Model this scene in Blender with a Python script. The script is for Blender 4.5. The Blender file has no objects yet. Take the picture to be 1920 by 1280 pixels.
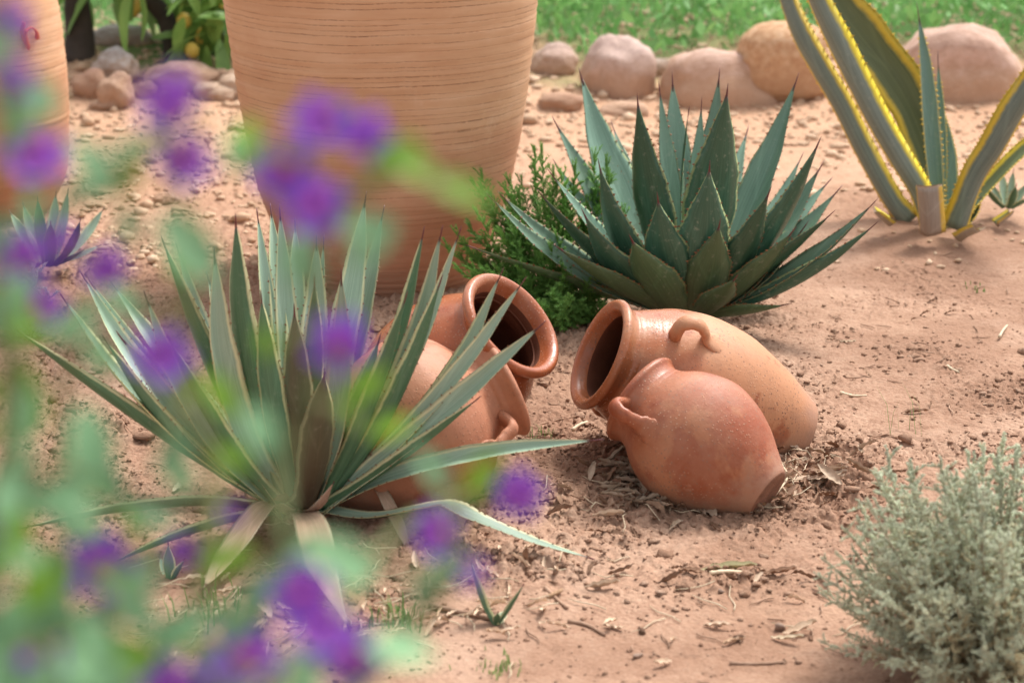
import bpy, math, random
import numpy as np
from mathutils import Vector, Matrix, Quaternion
R = math.radians
random.seed(7); rng = np.random.default_rng(7)
sc = bpy.context.scene
COL = sc.collection

# ------------------------------------------------------------------ camera
CAM_Z, PITCH, LENS = 1.16, R(17.0), 70.0
cam_d = bpy.data.cameras.new('camera'); cam = bpy.data.objects.new('camera', cam_d); COL.objects.link(cam)
cam.location = (0, 0, CAM_Z); cam.rotation_euler = (R(90) - PITCH, 0, 0)
cam_d.lens = LENS; cam_d.sensor_width = 36; cam_d.clip_start = 0.05; cam_d.clip_end = 2000
cam_d.dof.use_dof = True; cam_d.dof.focus_distance = 3.42; cam_d.dof.aperture_fstop = 4.5
cam_d.dof.aperture_blades = 9
sc.camera = cam
# ------------------------------------------------------------------ sky, sun, exposure
SUN_EL, SUN_AZ = 58.0, 38.0          # the sun stands behind the scene, to the right
w = bpy.data.worlds.new('World'); sc.world = w; w.use_nodes = True
wn = w.node_tree; bg = wn.nodes['Background']
sky = wn.nodes.new('ShaderNodeTexSky'); sky.sky_type = 'NISHITA'; sky.sun_disc = False
sky.sun_elevation = R(SUN_EL); sky.sun_rotation = R(SUN_AZ); sky.dust_density = 4.0; sky.air_density = 1.0; sky.ozone_density = 1.0
hs = wn.nodes.new('ShaderNodeHueSaturation'); hs.inputs['Saturation'].default_value = 0.17
wn.links.new(sky.outputs[0], hs.inputs['Color']); wn.links.new(hs.outputs[0], bg.inputs[0])
bg.inputs[1].default_value = 0.115
sd = bpy.data.lights.new('sun', 'SUN'); sd.energy = 1.5; sd.angle = R(14); sd.color = (1.0, 0.95, 0.88)
so = bpy.data.objects.new('sun', sd); COL.objects.link(so); so.location = (3, 4, 8)
sdir = Vector((math.sin(R(SUN_AZ)) * math.cos(R(SUN_EL)), math.cos(R(SUN_AZ)) * math.cos(R(SUN_EL)), math.sin(R(SUN_EL))))
so.rotation_euler = sdir.to_track_quat('Z', 'Y').to_euler()
sc.view_settings.view_transform = 'Standard'; sc.view_settings.look = 'None'
sc.view_settings.gamma = 1; sc.view_settings.use_curve_mapping = False
sc.view_settings.exposure = 1.24
sc.cycles.use_denoising = True; sc.cycles.use_adaptive_sampling = False
sc.cycles.max_bounces = 8; sc.cycles.diffuse_bounces = 4; sc.cycles.transparent_max_bounces = 8
sc.cycles.sample_clamp_indirect = 6

# ------------------------------------------------------------------ measuring: photo pixel -> point in the place
FPX = 1920 * LENS / 36.0
FWD = Vector((0, math.cos(PITCH), -math.sin(PITCH))); UPV = Vector((0, math.sin(PITCH), math.cos(PITCH))); RGT = Vector((1, 0, 0))
CAM = Vector((0, 0, CAM_Z))
def ray(px, py): return FWD + RGT * ((px - 960) / FPX) + UPV * ((640 - py) / FPX)
def P(px, py, D): return CAM + ray(px, py) * D

# ------------------------------------------------------------------ noise in numpy
_perm = np.random.default_rng(3).permutation(512).astype(np.int64)
_perm = np.concatenate([_perm, _perm])
_ga = np.random.default_rng(4).uniform(0, 2 * np.pi, 512)
_gx, _gy = np.cos(_ga), np.sin(_ga)
def pn(x, y):
    x = np.asarray(x, float); y = np.asarray(y, float)
    xi = np.floor(x).astype(np.int64); yi = np.floor(y).astype(np.int64)
    xf = x - xi; yf = y - yi
    def g(i, j, dx, dy):
        h = _perm[(_perm[i & 511] + j) & 511]
        return _gx[h] * dx + _gy[h] * dy
    u = xf ** 3 * (xf * (xf * 6 - 15) + 10); v = yf ** 3 * (yf * (yf * 6 - 15) + 10)
    a = g(xi, yi, xf, yf); b = g(xi + 1, yi, xf - 1, yf); c = g(xi, yi + 1, xf, yf - 1); d = g(xi + 1, yi + 1, xf - 1, yf - 1)
    return (a * (1 - u) + b * u) * (1 - v) + (c * (1 - u) + d * u) * v
def sstep(a, b, x):
    t = np.clip((np.asarray(x, float) - a) / (b - a), 0, 1); return t * t * (3 - 2 * t)

def base_h(x, y):                    # the broad lie of the land
    x = np.asarray(x, float); y = np.asarray(y, float)
    h = 0.012 * pn(x * 1.3 + 5, y * 1.3) + 0.02 * pn(x * .35, y * .35 + 9) * sstep(4.5, 7, y)
    h = h + 0.05 * np.exp(-(((x - 1.05) / .35) ** 2 + ((y - 4.85) / .45) ** 2))      # mound under the striped agave
    h = h + (.018 * pn(x * 2.6, y * 2.6) + .012 * pn(x * 6, y * 6)) * sstep(5.4, 6.2, y) * (1 - sstep(7.2, 8.5, y))
    h = h + 0.12 * sstep(5.8, 7.2, y) * (1 - sstep(8.2, 9.5, y))                      # low bank that carries the boulders
    h = h + 0.16 * sstep(40, 120, y) * 30
    return h
def roughness(x, y):                 # 1 where the soil is broken into crumbs, 0 where it is trodden smooth
    r = sstep(2.52, 2.64, y + .10 * pn(x * 3, y * 3) + .05 * pn(x * 9, y * 9))
    r = r * (1 - .72 * sstep(3.0, 3.7, y + .5 * pn(x * 2 + 3, y * 2)) * sstep(0.2, .6, x + .3 * pn(x * 3, y * 3)))
    return np.clip(r, 0, 1)
def full_h(x, y):
    x = np.asarray(x, float); y = np.asarray(y, float)
    r = roughness(x, y)
    near = 1 - sstep(7, 12, y)
    patch = .40 + 1.0 * np.clip(pn(x * 5 + 8, y * 5) + .3, 0, 1)
    wx, wy = 1.2 * pn(x * 12, y * 12 + 40), 1.2 * pn(x * 12 + 40, y * 12)
    bil = (np.abs(pn(x * 30 + wx, y * 30 + wy)) * .024 * (1 - .7 * sstep(4.6, 6.2, y)) + (np.abs(pn(x * 62 + 3 + wy, y * 62)) * .019 + np.abs(pn(x * 118 + wx, y * 118 + 7)) * .012 * (1 - sstep(3.9, 4.6, y))) * (1 - sstep(4.3, 5.4, y)))
    bil = bil + .012 * np.clip(pn(x * 16, y * 16), 0, 1)
    mp = sstep(5.0, 6.6, y) * .012 * np.abs(pn(x * 14, y * 14))
    pits = -.004 * sstep(.25, .6, pn(x * 30 + 11, y * 30)) * (1 - r)
    return base_h(x, y) + near * ((.13 + .87 * r) * bil * patch + .006 * pn(x * 7, y * 7) * (.3 + .7 * r) + mp + pits)
def hz(x, y): return float(full_h(x, y))
def G(px, py):
    r = ray(px, py); z = 0.0
    for _ in range(6):
        t = (z - CAM_Z) / r.z; p = CAM + r * t; z = float(base_h(p.x, p.y))
    return Vector((p.x, p.y, z))
def depth_of(p): return (Vector(p) - CAM).dot(FWD)

# ------------------------------------------------------------------ helpers: objects
def mesh_from(name, V, F, uv=None, mats=(), midx=None, smooth=True):
    me = bpy.data.meshes.new(name)
    me.from_pydata([tuple(v) for v in V], [], [tuple(int(i) for i in f) for f in F])
    for m in mats: me.materials.append(m)
    if midx is not None: me.polygons.foreach_set('material_index', np.asarray(midx, dtype=np.int32))
    if smooth: me.polygons.foreach_set('use_smooth', np.ones(len(me.polygons), dtype=bool))
    if uv is not None:
        ul = me.uv_layers.new(name='UVMap'); li = np.empty(len(me.loops), dtype=np.int32); me.loops.foreach_get('vertex_index', li)
        ul.data.foreach_set('uv', np.asarray(uv, dtype=np.float32)[li].ravel())
    me.update(); return me
def mesh_np(name, V, F, mats=(), smooth=True):       # quick path for big arrays with faces of one size
    V = np.asarray(V, dtype=np.float32); F = np.asarray(F, dtype=np.int32); k = F.shape[1]
    me = bpy.data.meshes.new(name); me.vertices.add(len(V)); me.vertices.foreach_set('co', V.ravel())
    me.loops.add(F.size); me.loops.foreach_set('vertex_index', F.ravel())
    me.polygons.add(len(F)); me.polygons.foreach_set('loop_start', np.arange(0, F.size, k, dtype=np.int32))
    me.polygons.foreach_set('use_smooth', np.full(len(F), smooth, dtype=bool))
    for m in mats: me.materials.append(m)
    me.update(calc_edges=True); me.validate(); return me
def link(name, me, parent=None, loc=None):
    o = bpy.data.objects.new(name, me); COL.objects.link(o)
    if parent is not None: o.parent = parent
    if loc is not None: o.location = loc
    return o
def tag(o, label=None, cat=None, group=None, kind=None):
    if label: o['label'] = label
    if cat: o['category'] = cat
    if group: o['group'] = group
    if kind: o['kind'] = kind
    return o
def thing(name, loc, label, cat, group=None, rz=0.0):
    o = bpy.data.objects.new(name, None); COL.objects.link(o); o.location = loc; o.rotation_euler = (0, 0, rz)
    o.empty_display_size = .05
    return tag(o, label, cat, group)

# ------------------------------------------------------------------ helpers: materials
class M:
    def __init__(s, name, rough=.8, spec=.3):
        s.m = bpy.data.materials.new(name); s.m.use_nodes = True; s.t = s.m.node_tree; s.b = s.t.nodes['Principled BSDF']
        s.b.inputs['Roughness'].default_value = rough; s.b.inputs['Specular IOR Level'].default_value = spec
    def n(s, typ, ins=None, **kw):
        nd = s.t.nodes.new(typ)
        for k, v in kw.items(): setattr(nd, k, v)
        for k, v in (ins or {}).items():
            if isinstance(v, bpy.types.NodeSocket): s.t.links.new(v, nd.inputs[k])
            else: nd.inputs[k].default_value = v
        return nd
    def coord(s, kind='Object'): return s.n('ShaderNodeTexCoord').outputs[kind]
    def mapping(s, vec, scale=(1, 1, 1), loc=(0, 0, 0)): return s.n('ShaderNodeMapping', {'Vector': vec, 'Scale': scale, 'Location': loc}).outputs[0]
    def noise(s, vec, scale, detail=4, rough=.55, dist=0): return s.n('ShaderNodeTexNoise', {'Vector': vec, 'Scale': scale, 'Detail': detail, 'Roughness': rough, 'Distortion': dist}).outputs[0]
    def voro(s, vec, scale, feature='F1'): return s.n('ShaderNodeTexVoronoi', {'Vector': vec, 'Scale': scale}, feature=feature).outputs[0]
    def ramp(s, fac, stops, interp='LINEAR'):
        nd = s.n('ShaderNodeValToRGB', {'Fac': fac}); cr = nd.color_ramp; cr.interpolation = interp
        while len(cr.elements) > 1: cr.elements.remove(cr.elements[-1])
        for i, (p, c) in enumerate(stops):
            e = cr.elements[0] if i == 0 else cr.elements.new(p)
            e.position = p; c = (c, c, c) if isinstance(c, (int, float)) else c; e.color = (*c, 1)
        return nd.outputs[0]
    def mix(s, fac, a, b, mode='MIX'):
        nd = s.t.nodes.new('ShaderNodeMix'); nd.data_type = 'RGBA'; nd.blend_type = mode
        for i, v in ((0, fac), (6, a), (7, b)):
            if isinstance(v, bpy.types.NodeSocket): s.t.links.new(v, nd.inputs[i])
            else: nd.inputs[i].default_value = (*v, 1) if isinstance(v, tuple) else v
        return nd.outputs[2]
    def math(s, op, a, b=0.0, c=0.0, clamp=False):
        nd = s.t.nodes.new('ShaderNodeMath'); nd.operation = op; nd.use_clamp = clamp
        for i, v in ((0, a), (1, b), (2, c)):
            if isinstance(v, bpy.types.NodeSocket): s.t.links.new(v, nd.inputs[i])
            else: nd.inputs[i].default_value = v
        return nd.outputs[0]
    def sep(s, v): return s.n('ShaderNodeSeparateXYZ', {'Vector': v}).outputs
    def color(s, c): s.set('Base Color', c)
    def set(s, k, v):
        if isinstance(v, bpy.types.NodeSocket): s.t.links.new(v, s.b.inputs[k])
        else: s.b.inputs[k].default_value = (*v, 1) if isinstance(v, tuple) else v
    def bump(s, h, strength=.3, dist=.002):
        nd = s.n('ShaderNodeBump', {'Height': h, 'Strength': strength, 'Distance': dist}); s.t.links.new(nd.outputs[0], s.b.inputs['Normal'])
    def rnd(s): return s.n('ShaderNodeObjectInfo').outputs['Random']

def mat_soil():
    m = M('soil', .93, .12); v = m.coord()
    a = m.noise(v, 2.2, 5, .6); b = m.noise(v, 22, 5, .65); c = m.noise(v, 160, 4, .7)
    base = m.ramp(a, [(.32, (.30, .170, .110)), (.52, (.36, .215, .145)), (.7, (.42, .268, .188))])
    base = m.mix(.5, base, m.ramp(b, [(.3, (.22, .115, .075)), (.5, (.39, .24, .165)), (.72, (.52, .36, .26))]))
    base = m.mix(.35, base, m.ramp(c, [(.32, (.16, .085, .055)), (.5, (.39, .24, .165)), (.7, (.62, .44, .33))]))
    pt = m.ramp(m.noise(v, 1.7, 6, .62, .6), [(.40, 1.0), (.56, 0.0)]); base = m.mix(m.math('MULTIPLY', pt, .6), base, (.235, .128, .082))
    pd = m.ramp(m.noise(m.mapping(v, loc=(4, 9, 0)), 2.6, 6, .65, .4), [(.54, 0.0), (.68, 1.0)]); base = m.mix(m.math('MULTIPLY', pd, .45), base, (.52, .355, .26))
    x, y, z = m.sep(v)
    warm = m.math('ADD', m.ramp(m.math('DIVIDE', y, 10.0), [(.44, 0.0), (.62, 1.0)]), m.math('MULTIPLY', m.math('SUBTRACT', a, .5), 1.0), clamp=True)
    warm = m.math('MULTIPLY', warm, .7)
    base = m.mix(warm, base, m.mix(m.noise(v, 30, 3), (.47, .26, .15), (.66, .43, .29)))
    gr = m.ramp(m.math('ADD', m.math('DIVIDE', y, 20.0), m.math('MULTIPLY', m.math('SUBTRACT', m.noise(v, 1.2, 4), .5), .12)), [(.335, 0.0), (.36, 1.0)])
    base = m.mix(gr, base, m.mix(m.noise(v, 3, 5), (.05, .11, .03), (.13, .24, .07)))
    m.color(base)
    h = m.math('ADD', m.math('MULTIPLY', m.noise(v, 220, 5, .7), .5), m.math('MULTIPLY', m.voro(v, 130), .5))
    m.bump(h, .8, .004); return m.m
def mat_clod(name='soil_clod', dark=1.0):
    m = M(name, .95, .1); v = m.coord(); b = m.noise(v, 35, 5, .65)
    c = m.ramp(b, [(.3, (.26 * dark, .145 * dark, .095 * dark)), (.5, (.365 * dark, .22 * dark, .148 * dark)), (.7, (.47 * dark, .315 * dark, .23 * dark))])
    m.color(c); m.bump(m.noise(v, 190, 5, .75), 1.0, .004); return m.m
def mat_terracotta(name, seed, L, wet=(.0, .45), dry=(.60, .335, .21), red=(.50, .175, .075), patch=.5, dust=.5, warm=(.56, .24, .12), shine=1.0):
    m = M(name, .6, .45); v = m.coord(); vo = m.mapping(v, loc=(seed * 3.1, seed * 1.7, seed))
    x, y, z = m.sep(v)
    t = m.math('DIVIDE', z, L)                                  # 0 at the foot, 1 at the mouth
    n1 = m.noise(vo, 7, 5, .6); n2 = m.noise(vo, 28, 5, .65); n3 = m.noise(vo, 120, 4, .7)
    wetm = m.math('ADD', m.math('MULTIPLY', m.math('SUBTRACT', t, wet[1]), 4.0), m.math('MULTIPLY', m.math('SUBTRACT', n1, .5), 5.0))
    wetm = m.ramp(wetm, [(.0, 0.0), (1.0, 1.0)], 'EASE')
    # scattered redder splashes further down
    pm = m.ramp(m.math('ADD', m.noise(vo, 11, 6, .62, .4), m.math('MULTIPLY', n2, .2)), [(.55 + .2 * (1 - patch), 0.0), (.63 + .2 * (1 - patch), 1.0)])
    base = m.mix(n1, tuple(c * .9 for c in dry), tuple(min(1, c * 1.12) for c in dry))
    base = m.mix(m.math('MULTIPLY', wetm, .8), base, m.mix(n2, red, warm))
    base = m.mix(m.math('MULTIPLY', pm, .75), base, red)
    base = m.mix(m.math('MULTIPLY', m.ramp(n2, [(.35, 1.0), (.5, 0.0)]), .25), base, tuple(c * .62 for c in dry))
    # pale and dark specks of thrown earth, denser where rain splashed it
    sp = m.ramp(m.voro(m.mapping(v, loc=(seed, 0, 0)), 160), [(.14, 1.0), (.25, 0.0)])
    spm = m.math('MULTIPLY', sp, m.ramp(m.noise(vo, 14, 4), [(.42, 0.0), (.6, dust)]))
    base = m.mix(m.math('MULTIPLY', spm, .7), base, (.55, .33, .22))
    sp2 = m.ramp(m.voro(m.mapping(v, loc=(0, seed, 5)), 135), [(.15, 1.0), (.27, 0.0)])
    base = m.mix(m.math('MULTIPLY', sp2, m.ramp(m.noise(vo, 9, 4), [(.40, 0.0), (.58, dust)])), base, (.20, .10, .065))
    bl = m.ramp(m.noise(vo, 4.2, 6, .7, .3), [(.50, 0.0), (.66, 1.0)]); base = m.mix(m.math('MULTIPLY', bl, .22), base, (.60, .37, .25))
    foot = m.ramp(m.math('ADD', t, m.math('MULTIPLY', m.math('SUBTRACT', n2, .5), .3)), [(.0, .75), (.16, 0.0)])
    base = m.mix(foot, base, (.40, .22, .15))
    sc_ = m.ramp(m.noise(m.mapping(vo, (60, 60, 3)), 1.0, 3, .6), [(.66, 0.0), (.72, 1.0)]); base = m.mix(m.math('MULTIPLY', m.math('MULTIPLY', sc_, m.ramp(n1, [(.5, 0.0), (.6, 1.0)])), .3), base, (.60, .36, .24))
    gz = m.sep(m.n('ShaderNodeNewGeometry').outputs['Position'])[2]
    ds = m.ramp(m.math('ADD', gz, m.math('MULTIPLY', m.math('SUBTRACT', n2, .5), .05)), [(.018, 1.0), (.06, 0.0)]); base = m.mix(m.math('MULTIPLY', ds, .7), base, (.34, .205, .14))
    m.color(base)
    ro = m.math('ADD', m.math('MULTIPLY', m.math('SUBTRACT', 1.0, m.math('MULTIPLY', wetm, shine)), .42), m.math('MULTIPLY', n2, .4))
    ro = m.math('ADD', ro, m.math('MULTIPLY', spm, .3), clamp=True); m.set('Roughness', m.math('MAXIMUM', ro, .17))
    #rings = m.n('ShaderNodeTexWave', {'Vector': m.mapping(v, (.02, .02, 1)), 'Scale': 34.0, 'Distortion': 1.2, 'Detail': 2.0}, bands_direction='Z').outputs['Fac']
    h = m.math('ADD', m.math('MULTIPLY', n3, .35), m.math('MULTIPLY', m.noise(m.mapping(v, (.6, .6, 26)), 5, 4), .22))
    h = m.math('ADD', h, m.math('MULTIPLY', m.math('ADD', spm, m.math('MULTIPLY', n2, .5)), .35))
    m.bump(h, .75, .0028); return m.m
def mat_urn(name, seed, hband=1.0):
    m = M(name, .78, .25); v = m.coord(); x, y, z = m.sep(v)
    vo = m.mapping(v, loc=(seed, seed * 2, 0))
    n1 = m.noise(m.mapping(vo, (1, 1, 2.2)), 3.2, 5, .6); n2 = m.noise(m.mapping(vo, (.45, .45, 9)), 7, 5, .6); n3 = m.noise(m.mapping(vo, (1, 1, 4)), 60, 4)
    base = m.ramp(n1, [(.3, (.55, .30, .165)), (.5, (.64, .38, .22)), (.72, (.72, .47, .30))])
    base = m.mix(.20, base, m.ramp(n2, [(.3, (.45, .225, .115)), (.52, (.64, .39, .24)), (.72, (.80, .58, .43))]))
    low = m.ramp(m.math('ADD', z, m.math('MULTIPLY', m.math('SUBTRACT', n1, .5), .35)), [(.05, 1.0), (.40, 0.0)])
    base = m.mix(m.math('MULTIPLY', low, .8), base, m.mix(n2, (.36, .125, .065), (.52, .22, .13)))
    st_ = m.ramp(m.noise(vo, 2.6, 6, .7, .5), [(.50, 0.0), (.72, 1.0)]); base = m.mix(m.math('MULTIPLY', st_, .45), base, (.56, .255, .15))
    st2 = m.ramp(m.noise(m.mapping(vo, loc=(7, 3, 1)), 4, 6, .75), [(.56, 0.0), (.75, 1.0)]); base = m.mix(m.math('MULTIPLY', st2, .35), base, (.80, .62, .48))
    # throwing grooves: uneven, broken dark lines
    ang = m.noise(m.mapping(vo, (1, 1, .35)), 5, 3)
    zz = m.math('ADD', z, m.math('MULTIPLY', m.math('SUBTRACT', ang, .5), .012))
    zz = m.math('ADD', zz, m.math('MULTIPLY', m.math('SUBTRACT', m.noise(vo, 45, 2), .5), .0022))
    cell = m.math('MULTIPLY', zz, 74.0)
    wob = m.math('ADD', cell, m.math('MULTIPLY', m.noise(m.mapping(m.n('ShaderNodeCombineXYZ', {'Z': zz}).outputs[0], (0, 0, 1)), 16, 2), 5.5))
    fr = m.math('FRACT', wob)
    line = m.ramp(m.math('ABSOLUTE', m.math('SUBTRACT', fr, .5)), [(.0, 1.0), (.035, .9), (.09, 0.0)])
    brk = m.ramp(m.noise(m.mapping(vo, (1, 1, 5)), 5, 5, .75), [(.42, .05), (.60, 1.0)])
    dots = m.ramp(m.noise(m.mapping(vo, (1, 1, .3)), 130, 2), [(.38, .3), (.5, 1.0)])
    hi = m.ramp(m.math('MULTIPLY', z, hband), [(.1, .35), (.42, 1.0)])
    lm = m.math('MULTIPLY', m.math('MULTIPLY', line, brk), m.math('MULTIPLY', dots, hi))
    base = m.mix(m.math('MULTIPLY', lm, .7), base, (.17, .075, .035))
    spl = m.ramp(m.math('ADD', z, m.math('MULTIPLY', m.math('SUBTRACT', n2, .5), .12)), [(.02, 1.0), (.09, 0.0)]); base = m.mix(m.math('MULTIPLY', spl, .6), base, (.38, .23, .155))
    m.color(base)
    h = m.math('SUBTRACT', m.math('ADD', m.math('MULTIPLY', n3, .25), m.math('MULTIPLY', n2, .3)), m.math('MULTIPLY', line, .35))
    m.bump(h, .5, .003); return m.m
def mat_leaf(name, mid, mid2, edge, ew=.12, tipc=(.06, .025, .02), rough=.42, streak=.35, spots=.3, brown=0.0, browncol=(.16, .08, .045)):
    m = M(name, rough, .42); uv = m.coord('UV'); ob = m.coord(); u, v, _ = m.sep(uv)
    au = m.math('ABSOLUTE', m.math('SUBTRACT', m.math('MULTIPLY', u, 2.0), 1.0))
    n1 = m.noise(ob, 9, 4); n2 = m.noise(ob, 90, 4, .65)
    st = m.noise(m.mapping(uv, (26, 1.3, 1)), 1.0, 4, .6)
    c = m.mix(n1, mid, mid2)
    c = m.mix(m.math('MULTIPLY', m.ramp(st, [(.4, 0.0), (.65, 1.0)]), streak), c, tuple(min(1, k * 1.7 + .02) for k in mid2))
    c = m.mix(m.math('MULTIPLY', m.ramp(n2, [(.58, 0.0), (.72, 1.0)]), spots), c, (.42, .42, .33))
    if brown > 0:
        bm = m.math('MULTIPLY', m.ramp(m.math('ADD', v, m.math('MULTIPLY', m.math('SUBTRACT', n1, .5), .8)), [(.0, 1.0), (.55, 0.25)]), brown)
        c = m.mix(bm, c, browncol)
    e0 = m.math('ADD', au, m.math('MULTIPLY', m.math('SUBTRACT', m.noise(m.mapping(uv, (2, 9, 1)), 3, 5, .7), .5), .20))
    em = m.ramp(e0, [(1 - ew * 1.35, 0.0), (1 - ew * .8, 1.0)])
    c = m.mix(em, c, m.mix(n2, edge, tuple(k * .75 for k in edge)))
    tm = m.ramp(v, [(.955, 0.0), (.985, 1.0)]); c = m.mix(tm, c, tipc)
    hue = m.n('ShaderNodeHueSaturation', {'Color': c, 'Value': m.math('ADD', m.math('MULTIPLY', m.rnd(), .35), .83), 'Hue': m.math('ADD', m.math('MULTIPLY', m.rnd(), .02), .49)}).outputs[0]
    m.color(hue); m.set('Roughness', m.math('ADD', m.math('MULTIPLY', n1, .25), rough - .1))
    bp = m.ramp(m.math('FRACT', m.math('ADD', m.math('MULTIPLY', v, 2.2), m.math('MULTIPLY', au, -.55))), [(.0, 0.0), (.06, 1.0), (.16, 0.0)])
    c = m.mix(m.math('MULTIPLY', bp, .16), c, tuple(min(1, k * 1.9 + .03) for k in mid2)); s_ = m.n('ShaderNodeHueSaturation', {'Color': c, 'Value': m.math('ADD', m.math('MULTIPLY', m.rnd(), .45), .78), 'Hue': m.math('ADD', m.math('MULTIPLY', m.rnd(), .03), .485)}).outputs[0]; m.color(s_)
    m.bump(m.math('ADD', m.math('MULTIPLY', st, .7), m.math('MULTIPLY', n2, .25)), .3, .002); return m.m
def mat_plain(name, a, b, scale=12, rough=.8, spec=.3, bump=.3, vary=.3, trans=0.0):
    m = M(name, rough, spec); v = m.coord(); n1 = m.noise(v, scale, 5, .6)
    c = m.mix(m.ramp(n1, [(.3, 0.0), (.7, 1.0)]), a, b)
    c = m.n('ShaderNodeHueSaturation', {'Color': c, 'Value': m.math('ADD', m.math('MULTIPLY', m.rnd(), vary), 1 - vary / 2)}).outputs[0]
    m.color(c)
    if bump: m.bump(m.noise(v, scale * 6, 5, .65), bump, .003)
    if trans > 0:
        tr = m.n('ShaderNodeBsdfTranslucent', {'Color': c}); mx = m.n('ShaderNodeMixShader', {0: trans, 1: m.b.outputs[0], 2: tr.outputs[0]})
        m.t.links.new(mx.outputs[0], m.t.nodes['Material Output'].inputs[0])
    return m.m
def mat_rock(name, a, b, c, rough=.88):
    m = M(name, rough, .25); v = m.coord(); n1 = m.noise(v, 5, 6, .65); n2 = m.noise(v, 32, 5, .7)
    k = m.ramp(n1, [(.3, a), (.5, b), (.72, c)]); k = m.mix(m.math('MULTIPLY', m.ramp(n2, [(.3, 1.0), (.48, 0.0)]), .4), k, tuple(q * .5 for q in a))
    m.color(k); sd = m.ramp(m.math('ADD', m.sep(m.n('ShaderNodeNewGeometry').outputs['Position'])[2], m.math('MULTIPLY', m.math('SUBTRACT', n1, .5), .12)), [(.10, 1.0), (.17, 0.0)]); m.color(m.mix(m.math('MULTIPLY', sd, .65), k, (.50, .31, .19))); m.bump(m.math('ADD', n2, m.noise(v, 9, 4)), .6, .012); return m.m

SOIL = mat_soil(); CLOD = mat_clod(); CLOD_D = mat_clod('damp_clod', .82)

# ------------------------------------------------------------------ the ground: one sheet, finer near the jars
def axis_pts(lo, hi, step, out_lo, out_hi, g=1.05):
    a = list(np.arange(lo, hi, step)); s = step; p = a[-1]
    while p < out_hi: s = min(s * g, 30); p += s; a.append(p)
    s = step; p = lo; pre = []
    while p > out_lo: s = min(s * g, 30); p -= s; pre.append(p)
    return np.array(pre[::-1] + a)
gx = axis_pts(-1.0, 1.0, .0033, -260, 260, 1.045)
gy = axis_pts(2.08, 4.25, .0042, -60, 420, 1.010)
XX, YY = np.meshgrid(gx, gy); ZZ = full_h(XX, YY)
nx, ny = len(gx), len(gy)
idx = np.arange(nx * ny).reshape(ny, nx)
F = np.stack([idx[:-1, :-1], idx[:-1, 1:], idx[1:, 1:], idx[1:, :-1]], -1).reshape(-1, 4)
ground = link('ground', mesh_np('ground', np.stack([XX.ravel(), YY.ravel(), ZZ.ravel()], -1), F, [SOIL]))
tag(ground, 'pinkish brown bare garden soil, crumbly and partly trodden smooth', kind='structure')

# ------------------------------------------------------------------ lathe
def lathe(profile, seg=96, wob=0.0, seed=0, close=False):
    V = []; F = []; n = len(profile)
    for i, (r, z) in enumerate(profile):
        for k in range(seg):
            a = 2 * math.pi * k / seg
            q = 1 + wob * (math.sin(2 * a + seed + z * 5) + .5 * math.sin(3 * a + seed * 2 + z * 14) + .35 * math.sin(z * 90 + seed))
            V.append((r * q * math.cos(a), r * q * math.sin(a), z + wob * .25 * math.sin(a * 2 + seed) * abs(r)))
    for i in range(n - 1):
        for k in range(seg):
            a = i * seg + k; b = i * seg + (k + 1) % seg; F.append((a, b, b + seg, a + seg))
    if close:
        c = len(V); V.append((0, 0, profile[0][1])); 
        for k in range(seg): F.append((c, (k + 1) % seg, k))
    return V, F
def spline(pts, n):          # Catmull-Rom through 2-D or 3-D points
    pts = [np.array(p, float) for p in pts]; pts = [2 * pts[0] - pts[1]] + pts + [2 * pts[-1] - pts[-2]]
    out = []; m = len(pts) - 3
    for i in range(n):
        t = i / (n - 1) * m; k = min(int(t), m - 1); f = t - k; p0, p1, p2, p3 = pts[k:k + 4]
        out.append(.5 * ((2 * p1) + (-p0 + p2) * f + (2 * p0 - 5 * p1 + 4 * p2 - p3) * f * f + (-p0 + 3 * p1 - 3 * p2 + p3) * f ** 3))
    return out
def tube(path, rad, seg=8, flat=1.0, up=None):
    """round or strap-like bar along a path; rad is a number or a list"""
    path = [Vector(p) for p in path]; n = len(path); V = []; F = []
    for i, p in enumerate(path):
        T = (path[min(i + 1, n - 1)] - path[max(i - 1, 0)]).normalized()
        u = Vector(up) if up is not None else (Vector((0, 0, 1)) if abs(T.z) < .9 else Vector((1, 0, 0)))
        S = T.cross(u); S = S.normalized() if S.length > 1e-6 else Vector((1, 0, 0)); N = S.cross(T).normalized()
        r = rad[i] if isinstance(rad, (list, tuple)) else rad
        for k in range(seg):
            a = 2 * math.pi * k / seg; V.append(p + S * (math.cos(a) * r * flat) + N * (math.sin(a) * r))
    for i in range(n - 1):
        for k in range(seg):
            a = i * seg + k; b = i * seg + (k + 1) % seg; F.append((a, b, b + seg, a + seg))
    F.append(tuple(range(seg - 1, -1, -1))); F.append(tuple((n - 1) * seg + k for k in range(seg)))
    return V, F

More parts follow.
